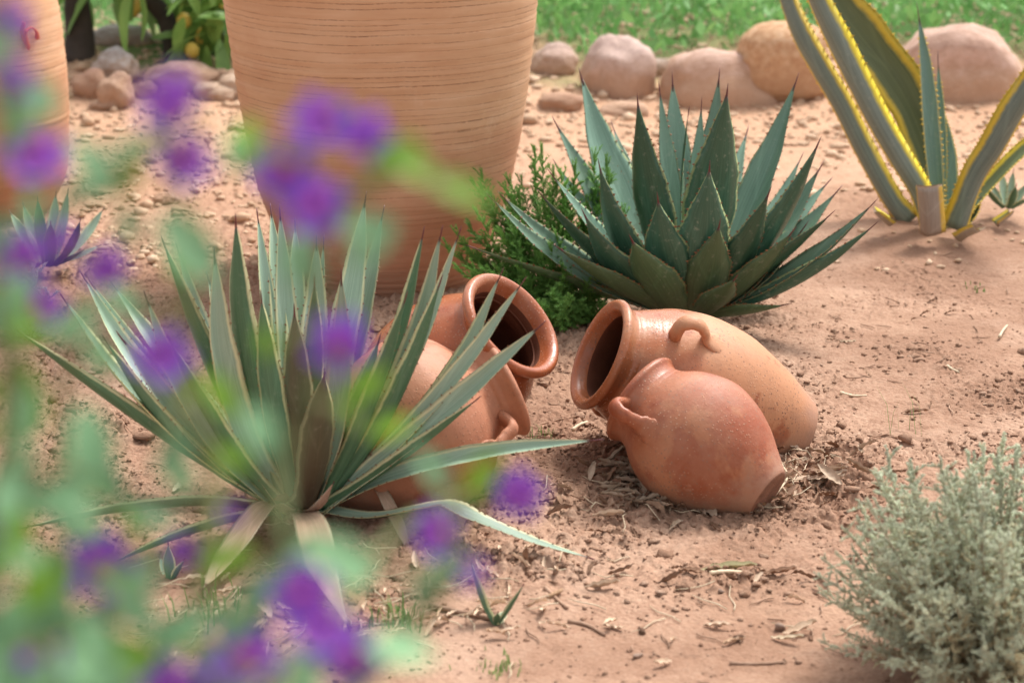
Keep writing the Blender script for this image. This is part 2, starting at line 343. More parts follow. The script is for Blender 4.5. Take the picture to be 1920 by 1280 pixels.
# ------------------------------------------------------------------ jars lying on the soil
def jar(mouth, base, tilt, prof, rim_px, hand, label, mat, group, sink=.015, wall=.011, seed=1, fixD=None, hw=.011):
    """mouth/base: where the axis ends show; tilt: how far the mouth turns to the viewer; prof: (distance from mouth, radius) as measured"""
    m2 = np.array(mouth, float); b2 = np.array(base, float); Lp = float(np.linalg.norm(b2 - m2))
    def ends(D):
        k = D / FPX; d = .5 * Lp * k * math.tan(tilt)
        return P(*mouth, D - d), P(*base, D + d), k
    def low(D):
        A, B, k = ends(D); ax = (A - B).normalized(); q = math.sqrt(max(0, 1 - ax.z ** 2)); mn = 9
        for s, r in prof:
            C = A.lerp(B, s / Lp); z = C.z - r * k * q - float(base_h(C.x, C.y)); mn = min(mn, z)
        return mn
    lo, hi = 2.4, 5.5
    for _ in range(40):
        mid = (lo + hi) / 2
        if low(mid) > -sink: lo = mid
        else: hi = mid
    D = fixD or (lo + hi) / 2
    A, B, k = ends(D); L = (A - B).length; print('JAR', label[:30], 'D', round(D, 3), 'L', round(L, 3), 'B', [round(c, 3) for c in B], 'low', round(low(D), 3))
    ax = (A - B).normalized(); tocam = (CAM - A); tocam = (tocam - ax * tocam.dot(ax)).normalized(); side = ax.cross(tocam)  # side: up on the photo when mouth left
    if side.dot(UPV) < 0: side = -side
    X = side; Y = ax.cross(X)
    root = thing('clay_jar', B, label, 'jar', group)
    rm = Matrix((X, Y, ax)).transposed(); root.rotation_euler = rm.to_euler()
    camsign = 1 if Y.dot(tocam) > 0 else -1
    zs = lambda s: L * (1 - s / Lp)
    outer = [(r * k, zs(s)) for s, r in prof][::-1]                 # from foot to mouth
    sp = spline(outer, 70)
    outp = [(float(a), float(b)) for a, b in sp]
    outp = [q for q in outp if q[1] < zs(30)]
    inner = [(max(.01, r - wall), max(z, .02)) for r, z in outp if z > .02][::-1]
    foot = [(0.001, .0), (outp[0][0] * .6, .0), (outp[0][0] - .004, -.001)]
    body = foot + outp + inner + [(.002, .02)]
    V, F = lathe(body, 96, .006, seed)
    nin = (len(foot) + len(outp) - 1) * 96
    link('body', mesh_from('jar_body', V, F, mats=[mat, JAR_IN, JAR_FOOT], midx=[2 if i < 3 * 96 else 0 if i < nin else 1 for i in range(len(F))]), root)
    rr = rim_px[0]; rt = rim_px[1]; rb_ = lambda q: float(np.interp(q, [p[0] for p in prof], [p[1] for p in prof]))
    lip = [(52, rb_(52) - 7), (42, rb_(42) - 1.0), (34, rb_(34) + 1.2), (26, min(rb_(26) + 1.5, rr - 8)), (14, rr - 5), (8, rr), (3, rr + .5), (-1, rr - 2), (-4, rr - rt * .5), (-3, rr - rt), (2, rr - rt * 1.5), (12, rr - rt * 1.8), (26, rr - rt * 2.0), (50, rb_(50) - 17), (75, rb_(75) - 14), (100, rb_(100) - 8)]
    rp = [(float(q[1]) * k, zs(float(q[0]))) for q in spline(lip, 44)]
    V, F = lathe(rp, 96, .006, seed)
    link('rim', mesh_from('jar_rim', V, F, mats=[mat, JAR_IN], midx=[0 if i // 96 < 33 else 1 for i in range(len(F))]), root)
    def rad_at(z):
        for (r0, z0), (r1, z1) in zip(outp[:-1], outp[1:]):
            if z0 <= z <= z1: return r0 + (r1 - r0) * (z - z0) / max(1e-6, z1 - z0)
        return outp[-1][0]
    for psi, s0, s1, out, st in hand:                              # psi 0 = up in the photo, 90 = towards the viewer
        a = R(psi) * camsign; er = Vector((math.cos(a), math.sin(a), 0)); et = Vector((-math.sin(a), math.cos(a), 0))
        z0, z1 = zs(s0), zs(s1); r0, r1 = rad_at(z0), rad_at(z1); pts = []
        pts.append(er * (r0 - .006) + Vector((0, 0, z0)))
        pts.append(er * (r0 + out * k * .72) + Vector((0, 0, z0 + .004)))
        pts.append(er * (r0 + out * k) + Vector((0, 0, z0 * .68 + z1 * .32)))
        pts.append(er * (rad_at(z0 * .3 + z1 * .7) + out * k * .45) + Vector((0, 0, z0 * .3 + z1 * .7)))
        pts.append(er * (r1 + .001) + Vector((0, 0, z1)))
        zt = z1 - (z0 - z1) * st
        pts.append(er * (rad_at(zt) - .004) + Vector((0, 0, zt)))
        pth = [Vector(q) for q in spline(pts, 26)]
        V, F = [], []; n = len(pth); seg = 12
        for i, p in enumerate(pth):
            T = (pth[min(i + 1, n - 1)] - pth[max(i - 1, 0)]).normalized(); N = et.cross(T).normalized()
            f = i / (n - 1); wd = hw * (1.05 + .35 * (1 - f) ** 3 - .1 * f + (1.1 * max(0, f - .62) / .38)); th = hw * (.62 + .3 * (1 - f) ** 3) * (1 if f < .7 else 1 - .55 * (f - .7) / .3)
            wv = 1 + .06 * math.sin(i * 1.7 + psi)
            for q in range(seg):
                b = 2 * math.pi * q / seg; V.append(p + et * (math.cos(b) * wd * wv) + N * (math.sin(b) * th * (1 - .25 * (math.sin(b) > .9))))
        for i in range(n - 1):
            for q in range(seg):
                a1 = i * seg + q; b1 = i * seg + (q + 1) % seg; F.append((a1, b1, b1 + seg, a1 + seg))
        F.append(tuple(range(seg - 1, -1, -1))); F.append(tuple((n - 1) * seg + q for q in range(seg)))
        link('handle', mesh_from('jar_handle', V, F, mats=[mat]), root)
    return root, D

JAR_IN = mat_plain('jar_inside_shaded', (.085, .026, .012), (.14, .045, .022), rough=.8, vary=0)  # shade of the hollow put into a darker inner colour
JAR_FOOT = mat_plain('jar_broken_foot', (.17, .08, .05), (.34, .17, .11), scale=40, rough=.95, vary=0, bump=1)
JG = 'clay jars lying on the soil'
TC1 = mat_terracotta('terracotta_sandy', 1, .39, wet=(0, .60), dry=(.51, .238, .120), red=(.29, .066, .023), patch=.35, dust=.9, warm=(.41,.13,.05), shine=.92)
TC2 = mat_terracotta('terracotta_dusty_red', 4, .27, wet=(0, .52), dry=(.40, .140, .060), red=(.26, .046, .014), patch=1.05, dust=1.0, warm=(.41,.13,.055), shine=.45)
TC3 = mat_terracotta('terracotta_glossy', 7, .36, wet=(0, .25), dry=(.40, .150, .074), red=(.29, .064, .022), patch=.3, dust=.5, warm=(.38,.112,.045), shine=.95)
TC4 = mat_terracotta('terracotta_pink', 10, .36, wet=(0, .95), dry=(.44, .180, .10), red=(.33, .085, .034), patch=.6, dust=.7, warm=(.49,.18,.09), shine=.6)
prR = [(0, 92), (8, 94), (22, 92), (40, 100), (75, 117), (110, 131), (165, 141), (235, 136), (300, 114), (355, 89), (402, 64)]
jar((1123, 663), (1499, 809), R(19), prR, (107, 13), [(47, 84, 138, 46, .95), (228, 70, 130, 34, .3)],
    'large sandy clay jar lying with its glossy mouth to the left', TC1, JG, sink=.03, seed=1, hw=.012)
prS = [(0, 84), (14, 86), (30, 85), (44, 93), (80, 116), (130, 131), (180, 125), (225, 106), (270, 76), (303, 52)]
jar((1197, 746), (1440, 928), R(-21), prS, (94, 11), [(108, 14, 74, 52, .4), (288, 14, 74, 52, .4)],
    'small blotched red clay jar in front of the large right one', TC2, JG, sink=.018, seed=2, hw=.0115)
prA = [(0, 86), (10, 88), (24, 90), (45, 104), (80, 128), (130, 148), (190, 150), (250, 128), (300, 96), (340, 66)]
jar((962, 607), (724, 806), R(33), prA, (112, 14), [(275, 60, 120, 38, .4)],
    'glossy clay jar with its wide dark mouth open toward the viewer', TC3, JG, sink=.02, seed=3)
prB = [(0, 97), (20, 96), (44, 92), (62, 102), (95, 142), (150, 170), (220, 164), (290, 132), (340, 98), (375, 66)]
jar((941, 717), (606, 890), R(-12), prB, (109, 14), [(130, 44, 100, 50, .6), (310, 44, 100, 50, .5)],
    'pinkish clay jar under the agave leaves, mouth turned away to the right', TC4, JG, sink=.02, seed=4)

# ------------------------------------------------------------------ the two tall urns
def urn(cpx, cpy, prof_px, label, mat, seed, top):
    c = G(cpx, cpy); D = depth_of(c)
    root = thing('tall_urn', c, label, 'urn', 'tall clay urns')
    pr = []
    for y, r in prof_px:
        ang = (y - 640) / FPX                      # height of the outline above the foot
        k = (D - 0) / FPX
        zz = (cpy - y) * k / math.cos(PITCH + ang * .5)
        pr.append((r * k, zz))
    pr += top
    sp = [(float(a), float(b)) for a, b in spline(pr, 150)]
    rb = np.random.default_rng(seed)
    outp = []
    for r, z in sp:
        outp.append((r + .0008 * math.sin(z * 390 + 2 * math.sin(z * 37)) + .0004 * rb.normal(), z))
    inner = [(max(.02, r - .03), z) for r, z in outp if z > .05][::-1]
    V, F = lathe([(.001, 0), (outp[0][0] * .5, 0)] + outp + inner + [(.002, .05)], 128, .0022, seed)
    link('body', mesh_from('urn_body', V, F, mats=[mat]), root)
    rr, zt = pr[-1]
    rp = [(rr + .0 + .032 * math.cos(2 * math.pi * j / 16), zt + .024 * math.sin(2 * math.pi * j / 16)) for j in range(17)]
    V, F = lathe(rp, 128, .002, seed); link('rim', mesh_from('urn_rim', V, F, mats=[mat]), root)
    return root
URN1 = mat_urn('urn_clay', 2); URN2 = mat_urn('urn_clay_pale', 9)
urn(725, 516, [(516, 168), (470, 190), (400, 214), (330, 236), (200, 260), (100, 273), (0, 284)],
    'tall sandy urn with dark throwing grooves behind the jars', URN1, 1, [(.345, .72), (.335, .9), (.26, 1.05), (.215, 1.12), (.235, 1.18)])
u2 = urn(-58, 395, [(395, 150), (330, 184), (250, 193), (180, 196), (100, 194), (0, 184)],
    'tall pale urn at the left edge with an orange painted curl', URN2, 5, [(.19, .72), (.15, .84), (.13, .9), (.15, .95)])
# the orange curl painted on it (a thin raised stroke of paint on the clay)
PAINT = mat_plain('orange_paint', (.55, .12, .02), (.62, .17, .04), rough=.6, bump=.1, vary=0)
pts = [(44, 42), (40, 60), (44, 78), (54, 92), (46, 66), (56, 52), (68, 60), (70, 74)]
c2 = u2.location; loc = []
def cyl_hit(px, py, c, r):
    d = ray(px, py); o = CAM - c; a = d.x ** 2 + d.y ** 2; b = 2 * (o.x * d.x + o.y * d.y); cc = o.x ** 2 + o.y ** 2 - r * r
    t = (-b - math.sqrt(max(0, b * b - 4 * a * cc))) / (2 * a); return CAM + d * t
ur = 198 * depth_of(c2) / FPX
for q in pts: loc.append(cyl_hit(q[0], q[1], c2, ur + .0) - c2)
V, F = tube([Vector(q) for q in spline(loc, 30)], [.004 + .002 * math.sin(i * .5) for i in range(30)], 6)
link('painted_curl', mesh_from('painted_curl', V, F, mats=[PAINT]), u2)

# ------------------------------------------------------------------ agave leaves
def prof_broad(v):   # broad blade, widest past the middle
    return np.interp(v, [0, .08, .25, .4, .5, .6, .75, .88, .95, .985, 1], [.84, .78, .84, .98, 1.0, .90, .58, .28, .12, .05, .03])
def prof_sword(v):
    return np.interp(v, [0, .06, .2, .4, .6, .8, .92, .98, 1], [1.1, .78, .80, .97, .95, .62, .28, .08, .02])
def prof_strap(v):
    return np.interp(v, [0, .1, .3, .6, .8, .93, 1], [1.0, .85, .92, 1.0, .8, .4, .05])
def leaf_geo(ctrl, cen, hw, prof, channel=.35, thick=.12, wav=0.0, nteeth=0, tooth=.003, n=26, nu=8, twist=0.0, fold=0.0, upw=1.0, seed=0, cut=False, face=0.0):
    cl = [Vector(q) for q in spline(ctrl, n)]
    tip = cl[-1]; rad = Vector((tip.x - cen.x, tip.y - cen.y, 0)); L = sum((cl[i + 1] - cl[i]).length for i in range(n - 1))
    rad = rad.normalized() if rad.length > 1e-4 else Vector((0, -1, 0))
    tc = (CAM - cl[n // 2]).normalized(); Rr = Vector((0, 0, upw)) - rad * .75 + tc * face
    V = []; UV = []; F = []; MI = []; edgeL = []; edgeR = []; frames = []
    per = 2 * nu; rr = random.Random(seed)
    for i, c in enumerate(cl):
        T = (cl[min(i + 1, n - 1)] - cl[max(i - 1, 0)]).normalized()
        N = (Rr - T * Rr.dot(T))
        N = N.normalized() if N.length > 1e-3 else Vector((0, 0, 1))
        if frames and N.dot(frames[-1][2]) < 0: N = -N
        S = T.cross(N).normalized(); v = i / (n - 1)
        if twist: q = Quaternion(T, twist * v); N = q @ N; S = q @ S
        frames.append((c, T, N, S))
        wv = hw * float(prof(v)); th = hw * thick * (1.6 - 1.1 * v) * (1 if v < .97 else .5); ch = channel * (1 - fold * 0) + fold * v
        if wav: wl = 1 + wav * math.sin(v * 34 + seed); wr = 1 + wav * math.sin(v * 31 + seed * 2 + 1)
        else: wl = wr = 1
        ring = []
        for j in range(nu + 1):                           # upper face
            u = -1 + 2 * j / nu; ww = wv * (wl if u < 0 else wr)
            ring.append((c + S * (u * ww * (1 - .12 * ch * u * u)) + N * (ch * wv * (abs(u) ** 1.6) + .12 * th * (1 - u * u)), (j / nu, v)))
        for j in range(nu - 1, 0, -1):                    # lower face
            u = -1 + 2 * j / nu; ww = wv * (wl if u < 0 else wr)
            ring.append((c + S * (u * ww * (1 - .12 * ch * u * u)) + N * (ch * wv * (abs(u) ** 1.6) - th * (1 - u * u) ** .7), (j / nu, v)))
        for p, q in ring: V.append(p); UV.append(q)
        edgeL.append(ring[0][0]); edgeR.append(ring[nu][0])
    for i in range(n - 1):
        for j in range(per):
            a = i * per + j; b = i * per + (j + 1) % per
            F.append((a, a + per, b + per, b)); MI.append(0 if j < nu else 1)
    F.append(tuple(range(per))); MI.append(1); F.append(tuple((n - 1) * per + j for j in range(per - 1, -1, -1))); MI.append(1)
    TV, TF = [], []
    if nteeth:
        for k in range(nteeth):
            v = .06 + .86 * (k + rr.uniform(-.25, .25)) / nteeth
            for e, sg in ((edgeL, -1), (edgeR, 1)):
                f = v * (n - 1); i = min(int(f), n - 2); f -= i
                p = e[i].lerp(e[i + 1], f); c, T, N, S = frames[i]; h = tooth * rr.uniform(.6, 1.25)
                b = len(TV); TV += [p - T * h * .8 - S * sg * h * .3, p + T * h * .8 - S * sg * h * .3, p + N * h * .45 - S * sg * h * .3, p - N * h * .45 - S * sg * h * .3, p + S * sg * h * 1.1 + T * h * rr.uniform(-.2, .5) + N * h * .2]
                TF += [(b, b + 2, b + 4), (b + 2, b + 1, b + 4), (b + 1, b + 3, b + 4), (b + 3, b, b + 4)]
    return V, F, UV, MI, TV, TF, frames, L
def add_leaf(root, ctrl, cen, hw, prof, mats, spine=.02, label=None, **kw):
    """mats: upper, lower, teeth, spine"""
    V, F, UV, MI, TV, TF, fr, L = leaf_geo(ctrl, cen, hw, prof, **kw); o0 = root.location
    lf = link('leaf', mesh_from('leaf', [v - o0 for v in V], F, UV, mats[:2], MI), root)
    if label: lf['label'] = label
    if TF: tag(link('margin_teeth', mesh_from('teeth', [v - o0 for v in TV], TF, mats=[mats[2]], smooth=False), lf), kind='stuff')
    if spine:
        c, T, N, S = fr[-1]; r = hw * float(prof(.97)) * .55
        V, F = tube([c - T * spine * .9 - o0, c - T * spine * .2 - o0, c + T * spine * .5 - o0, c + T * spine - o0], [r * .6, min(r, .003), .0012, .0003], 6)
        link('spine', mesh_from('spine', V, F, mats=[mats[3]]), lf)
    return lf
def sphere_hit(px, py, c, L, near):
    d = ray(px, py); o = CAM - c; a = d.dot(d); b = 2 * o.dot(d); cc = o.dot(o) - L * L; disc = b * b - 4 * a * cc
    if disc < 0: t = -b / (2 * a)
    else: t = (-b + (-1 if near else 1) * math.sqrt(disc)) / (2 * a)
    p = CAM + d * t; p.z = max(p.z, float(base_h(p.x, p.y)) + .012); return p

def rosette(name, cen, leaves, label, cat, mats, prof, K, group=None, teeth=14, tooth=.003, spine=.02, chan=.35, thick=.12, wav=0, r0=.03, fb=.8, wk=1.0):
    root = thing(name, cen, label, cat, group)
    for i, lf in enumerate(leaves):
        px, py, hwpx, near, Lf = lf[:5]; opt = lf[5] if len(lf) > 5 else {}
        D0 = depth_of(cen); k = D0 / FPX
        b0 = cen + Vector((0, 0, opt.get('bz', .03)))
        # length: at least what shows, scaled by Lf
        tipc = P(px, py, (b0 - CAM).dot(FWD)); show = (tipc - b0).length
        if Lf < 1.0: tip = sphere_hit(px, py, b0, max(K, show * 1.001) * (1 if Lf == 0 else Lf), near) if Lf > 0 else tipc
        else: tip = sphere_hit(px, py, b0, show * Lf, near)
        if 'dz' in opt: tip.z += opt['dz']
        rad = Vector((tip.x - b0.x, tip.y - b0.y, 0)); rl = rad.length; rad = rad.normalized() if rl > 1e-5 else Vector((0, -1, 0))
        st = b0 + rad * r0 * min(1, rl / .15); Lc = (tip - st).length
        cv = opt.get('cv', .05 + random.Random(i * 13 + 5).uniform(-.035, .045)); nrm = Vector((0, 0, 1)); dv = (tip - st).normalized(); nrm = (nrm - dv * nrm.z); nrm = nrm.normalized() if nrm.length > .2 else -rad
        if 'via' in opt:
            ctrl = [st] + [P(*q) if len(q) == 3 else q for q in opt['via']] + [tip]
        else:
            ctrl = [st, st.lerp(tip, .33) + nrm * cv * Lc * -1.0 * opt.get('s', 1), st.lerp(tip, .68) + nrm * cv * Lc * -.9 * opt.get('s', 1), tip]
        km = depth_of(st.lerp(tip, .5)) / FPX
        ms = opt.get('mats', mats)
        add_leaf(root, ctrl, b0, hwpx * km * wk, prof, ms, spine=spine * opt.get('sp', 1), channel=opt.get('ch', chan), thick=thick, wav=wav,
                 nteeth=opt.get('teeth', teeth), tooth=tooth, face=opt.get('face', -fb if near else fb), twist=opt.get('tw', 0), seed=i * 7 + 1, label=opt.get('label'))
    return root

TOOTH = mat_plain('tooth_brown', (.20, .07, .04), (.30, .15, .07), rough=.5, bump=0, vary=.1)
SPINE = mat_plain('spine_maroon', (.09, .018, .022), (.15, .035, .03), rough=.35, spec=.5, bump=0, vary=.1)
AG_U = mat_leaf('agave_green_upper_lit', (.095, .185, .125), (.175, .275, .20), (.40, .46, .24), ew=.07, spots=.3, rough=.32)  # skylight on the upper faces put into a paler green
AG_L = mat_leaf('agave_green_lower_shaded', (.022, .066, .038), (.042, .106, .064), (.38, .42, .20), ew=.07, spots=.3, rough=.30)  # shade on the outer faces put into a darker green
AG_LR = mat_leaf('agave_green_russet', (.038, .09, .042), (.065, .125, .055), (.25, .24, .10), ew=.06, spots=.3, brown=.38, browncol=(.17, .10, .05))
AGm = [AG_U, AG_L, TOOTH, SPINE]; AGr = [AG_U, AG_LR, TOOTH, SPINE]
cA = G(1292, 612)
N_, F_ = True, False
lv = [
 # back and centre
 (1090, 145, 44, F_, 1.08), (1261, 155, 35, F_, 1.03, {'bz': .08}), (1237, 172, 20, F_, 1.02, {'bz': .1}), (1348, 147, 32, F_, 1.05, {'bz': .06}),
 (1315, 201, 20, F_, 1.01, {'bz': .1}), (1290, 218, 11, N_, 1.0, {'bz': .12, 'teeth': 8}), (1492, 155, 34, F_, 1.06, {'ch': .75}), (1117, 249, 34, F_, 1.1),
 (1044, 235, 32, F_, 1.03), (1532, 274, 42, N_, 1.03), (1536, 318, 32, F_, 1.05), (1440, 265, 28, F_, 1.2), (1467, 470, 30, N_, 1.04, {'face': .8}), (1505, 430, 30, N_, 1.03, {'face': .7}),
 (1196, 195, 47, N_, 1.05, {'bz': .06}), (1363, 176, 56, N_, 1.05, {'bz': .06}),
 (1550, 345, 30, F_, 1.1), (1567, 362, 30, F_, 1.03), (1552, 407, 33, N_, 1.05), (1632, 387, 26, N_, 1.02, {'ch': .6, 'face': .7}), (1632, 428, 26, N_, 1.03, {'ch': .7}),
 (1125, 316, 42, N_, 1.1), (1046, 314, 32, F_, 1.08), (1038, 332, 28, N_, 1.04, {'face': .8}), (1019, 370, 33, N_, 1.05), (1098, 407, 46, N_, 1.18),
 (1052, 468, 36, N_, 1.2, {'mats': AGr}), (946, 372, 27, N_, 1.02, {'ch': .5, 'face': .9}), (925, 376, 24, N_, 1.05, {'ch': .4, 'face': 1.0}), (892, 466, 24, N_, 1.03, {'mats': AGr}),
 (1440, 366, 42, N_, 1.18), (1330, 320, 53, N_, 1.3, {'bz': .05}), (1234, 378, 49, N_, 1.4, {'bz': .04}),
 (1482, 439, 38, N_, 1.15, {'mats': AGr}), (1348, 426, 46, N_, 1.55, {'mats': AGr}), (1186, 453, 50, N_, 1.6, {'mats': AGr}),
 (1377, 524, 34, N_, 2.0, {'mats': AGr}), (1467, 572, 30, N_, 1.12, {'mats': AGr}),
 (1150, 240, 24, F_, 1.3), (1400, 250, 26, F_, 1.25), (1500, 300, 24, F_, 1.25),
]
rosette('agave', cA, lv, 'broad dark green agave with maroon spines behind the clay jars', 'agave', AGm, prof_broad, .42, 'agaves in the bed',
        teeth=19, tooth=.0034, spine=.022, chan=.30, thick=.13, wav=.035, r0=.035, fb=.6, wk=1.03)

# left agave: narrower blades with cream margins
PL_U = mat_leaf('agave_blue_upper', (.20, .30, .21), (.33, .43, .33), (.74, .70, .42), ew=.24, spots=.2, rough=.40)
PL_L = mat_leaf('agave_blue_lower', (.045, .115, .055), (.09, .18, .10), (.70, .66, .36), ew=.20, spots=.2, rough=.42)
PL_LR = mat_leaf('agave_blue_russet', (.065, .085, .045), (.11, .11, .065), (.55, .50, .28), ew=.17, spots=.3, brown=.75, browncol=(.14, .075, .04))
PL_D = mat_leaf('agave_dry', (.42, .27, .18), (.50, .36, .25), (.52, .42, .28), ew=.12, spots=.3, brown=.3, browncol=(.30, .15, .09))
PLm = [PL_U, PL_L, TOOTH, SPINE]; PLr = [PL_U, PL_LR, TOOTH, SPINE]; PLd = [PL_D, PL_D, TOOTH, SPINE]
cB = G(566, 985)
lv = [
 (442, 418, 33, N_, 1.05, {'bz': .06}), (483, 405, 20, F_, 1.08), (508, 395, 24, F_, 1.12, {'bz': .06}), (525, 400, 24, F_, 1.05, {'bz': .06}), (553, 422, 24, F_, 1.1, {'bz': .08}),
 (594, 455, 30, F_, 1.05, {'bz': .08}), (607, 455, 14, F_, 1.1, {'bz': .08}), (685, 375, 32, F_, 1.04, {'bz': .05}), (718, 400, 25, F_, 1.06),
 (793, 440, 27, N_, 1.02), (827, 438, 25, N_, 1.03, {'face': 2.2}), (860, 440, 19, N_, 1.04, {'face': 2.2}), (825, 530, 27, N_, 1.08), (938, 517, 21, N_, 1.03, {'face': 2.2}), (978, 532, 21, N_, 1.05, {'face': 2.2}),
 (1012, 612, 27, N_, 1.07, {'face': 2.2}), (890, 752, 20, N_, 1.12), (1116, 825, 22, N_, 1.04, {'cv': -.06, 'face': 1.2}),
 (307, 458, 28, N_, 1.04), (333, 467, 22, F_, 1.08), (403, 480, 32, N_, 1.06, {'face': 2.2}), (390, 520, 26, F_, 1.2), (640, 520, 30, N_, 1.1, {'face': 2.2}), (590, 530, 26, N_, 1.1, {'bz': .06}), (490, 560, 28, N_, 1.15, {'bz': .05}),
 (157, 520, 24, F_, 1.06), (213, 535, 24, F_, 1.1), (172, 532, 20, F_, 1.14), (200, 640, 24, N_, 1.06), (40, 625, 26, N_, 1.02), (227, 633, 30, N_, 1.05, {'face': 2.2}), (275, 560, 24, N_, 1.08, {'face': 2.2}), (120, 560, 24, N_, 1.03, {'face': .7}), (320, 640, 22, N_, 1.15),
 (552, 585, 33, N_, 1.15, {'bz': .05, 'mats': PLr}), (608, 705, 36, N_, 1.5, {'bz': .04, 'mats': PLr}), (655, 690, 20, F_, 1.3, {'bz': .06}), (710, 640, 30, N_, 1.12),
 (50, 988, 20, N_, 1.03, {'cv': -.06, 'mats': PLr}), (215, 1052, 18, N_, 1.05, {'cv': -.05}), (500, 640, 20, F_, 1.3), (760, 560, 24, N_, 1.15),
]
rB = rosette('agave', cB, lv, 'blue green agave with cream toothed leaf edges, front left of the jars', 'agave', PLm, prof_sword, .5, 'agaves in the bed',
        teeth=20, tooth=.0022, spine=.014, chan=.55, thick=.13, wav=.02, r0=.03, fb=.9, wk=1.02)
def px_leaf(root, cen, ctrl, hwpx, prof, mats, **kw):
    D = depth_of(ctrl[len(ctrl) // 2]); return add_leaf(root, ctrl, cen, hwpx * D / FPX, prof, mats, **kw)
b0 = cB + Vector((0, 0, .03)); DB = depth_of(cB)
px_leaf(rB, b0, [b0 + Vector((.02, 0, 0)), P(690, 968, DB - .06), P(800, 950, DB - .10), P(842, 948, DB - .11), P(900, 975, DB - .13), P(1000, 1014, DB - .16), P(1108, 1046, DB - .2)],
        24, prof_sword, PLm, nteeth=24, tooth=.0024, spine=.006, channel=.25, thick=.1, label='leaf snapped over, its end lying on the soil', n=40)
gl = lambda x, y, h: G(x, y) + Vector((0, 0, h))
px_leaf(rB, b0, [b0 + Vector((0, -.02, 0)), gl(585, 1070, .07), gl(610, 1145, .05), gl(655, 1200, .02)], 36, prof_broad, PLd, nteeth=10, tooth=.002, spine=.008,
        channel=.3, thick=.08, label='faded pinkish leaf drooping to the front')
px_leaf(rB, b0, [b0 + Vector((-.02, -.02, 0)), gl(500, 1020, .06), gl(440, 1075, .04), gl(385, 1125, .02)], 27, prof_strap, PLd, nteeth=8, tooth=.002, spine=.008, channel=.3, thick=.08, label='faded leaf drooping to the front left')
px_leaf(rB, b0, [b0 + Vector((.03, -.01, 0)), gl(700, 985, .06), gl(745, 1010, .03), gl(768, 1045, .01)], 13, prof_strap, PLd, nteeth=0, spine=.004, channel=.5, thick=.1, label='short dead leaf bent to the soil')
px_leaf(rB, b0, [b0 + Vector((.01, -.02, 0)), P(600, 950, DB - .1), P(625, 905, DB - .14)], 15, prof_broad, PLd, nteeth=5, tooth=.002, spine=.004, channel=.4)
# brown dead scales in the heart
V, F = [], []
for i in range(14):
    a = random.uniform(0, 6.28); r = random.uniform(.015, .05); c = b0 + Vector((math.cos(a) * r, math.sin(a) * r, random.uniform(-.01, .05))) - cB
    d = Vector((math.cos(a), math.sin(a), random.uniform(.3, 1.6))).normalized() * random.uniform(.03, .055)
    v, f = tube([c, c + d * .6, c + d + Vector((0, 0, -.004))], [.009, .006, .0008], 6, .5); o = len(V); V += v; F += [tuple(q + o for q in g) for g in f]
DRYB = mat_plain('dry_scale', (.24, .13, .075), (.42, .28, .18), rough=.8)
tag(link('dead_scales', mesh_from('dead_scales', V, F, mats=[DRYB]), rB), kind='stuff')

# yellow striped agave on its mound
YE = (.80, .62, .045)
YU = mat_leaf('striped_agave_upper', (.075, .10, .035), (.12, .15, .06), YE, ew=.34, spots=.05, rough=.4)
YL = mat_leaf('striped_agave_lower', (.10, .135, .115), (.19, .235, .20), YE, ew=.30, spots=.25, rough=.5)
YT = mat_plain('yellow_tooth', (.60, .40, .05), (.70, .50, .10), rough=.5, bump=0)
YP = mat_leaf('striped_agave_young', (.10, .19, .15), (.16, .26, .21), (.66, .62, .30), ew=.16, rough=.4)
YS = [YU, YL, YT, SPINE]; YG = [YP, YP, YT, SPINE]
cY = G(1760, 432); DY = depth_of(cY)
rY = thing('agave', cY, 'tall yellow striped agave growing on a soil mound at the right', 'agave', 'agaves in the bed')
def yl(ctrl, hw, mats=YS, prof=prof_strap, **kw):
    kw.setdefault('nteeth', 30); kw.setdefault('tooth', .0045); kw.setdefault('spine', .03)
    pts = [P(x, y, DY + d) for x, y, d in ctrl]; return px_leaf(rY, cY, pts, hw, prof, mats, n=36, **kw)
yl([(1705, 418, .06), (1669, 375, .08), (1614, 277, .12), (1575, 199, .15), (1536, 133, .18), (1498, 66, .22), (1472, 0, .26), (1430, -130, .33), (1350, -330, .45)], 27, channel=.45, upw=.2, face=-1.6, twist=-.25)
yl([(1742, 414, -.02), (1719, 356, -.04), (1684, 300, -.06), (1642, 229, -.08), (1601, 150, -.10), (1564, 75, -.12), (1528, 0, -.14), (1480, -120, -.18), (1400, -330, -.25)], 30, channel=.6, upw=.2, face=-1.8, twist=-.15)
yl([(1766, 415, .05), (1750, 319, .08), (1728, 244, .1), (1698, 180, .11), (1657, 118, .12), (1606, 55, .14), (1560, -10, .17), (1508, -110, .2), (1450, -330, .28)], 48, channel=.30, upw=.1, wav=.05, face=1.6)
yl([(1758, 430, .0), (1755, 352, .01), (1746, 244, .015), (1736, 131, .02), (1722, 28, .03)], 18, mats=YG, prof=prof_sword, channel=.5, tooth=.004, face=1.2, upw=.2)
yl([(1764, 425, .03), (1764, 330, .04), (1763, 230, .05), (1759, 118, .06)], 13, mats=YG, prof=prof_sword, channel=.6, tooth=.003, face=1.0, upw=.2)
yl([(1778, 425, .02), (1780, 360, .03), (1776, 280, .04), (1762, 190, .06)], 18, mats=YG, prof=prof_sword, channel=.4, tooth=.003, face=1.0, upw=.2)
yl([(1793, 430, -.05), (1830, 334, -.09), (1864, 281, -.12), (1905, 210, -.16), (1955, 130, -.2), (2040, 10, -.28)], 32, channel=.6, upw=.2, face=-1.8, twist=.15)
yl([(1800, 418, .03), (1852, 355, .05), (1905, 300, .06), (1960, 255, .07), (2070, 180, .09)], 20, channel=.6, face=.4)
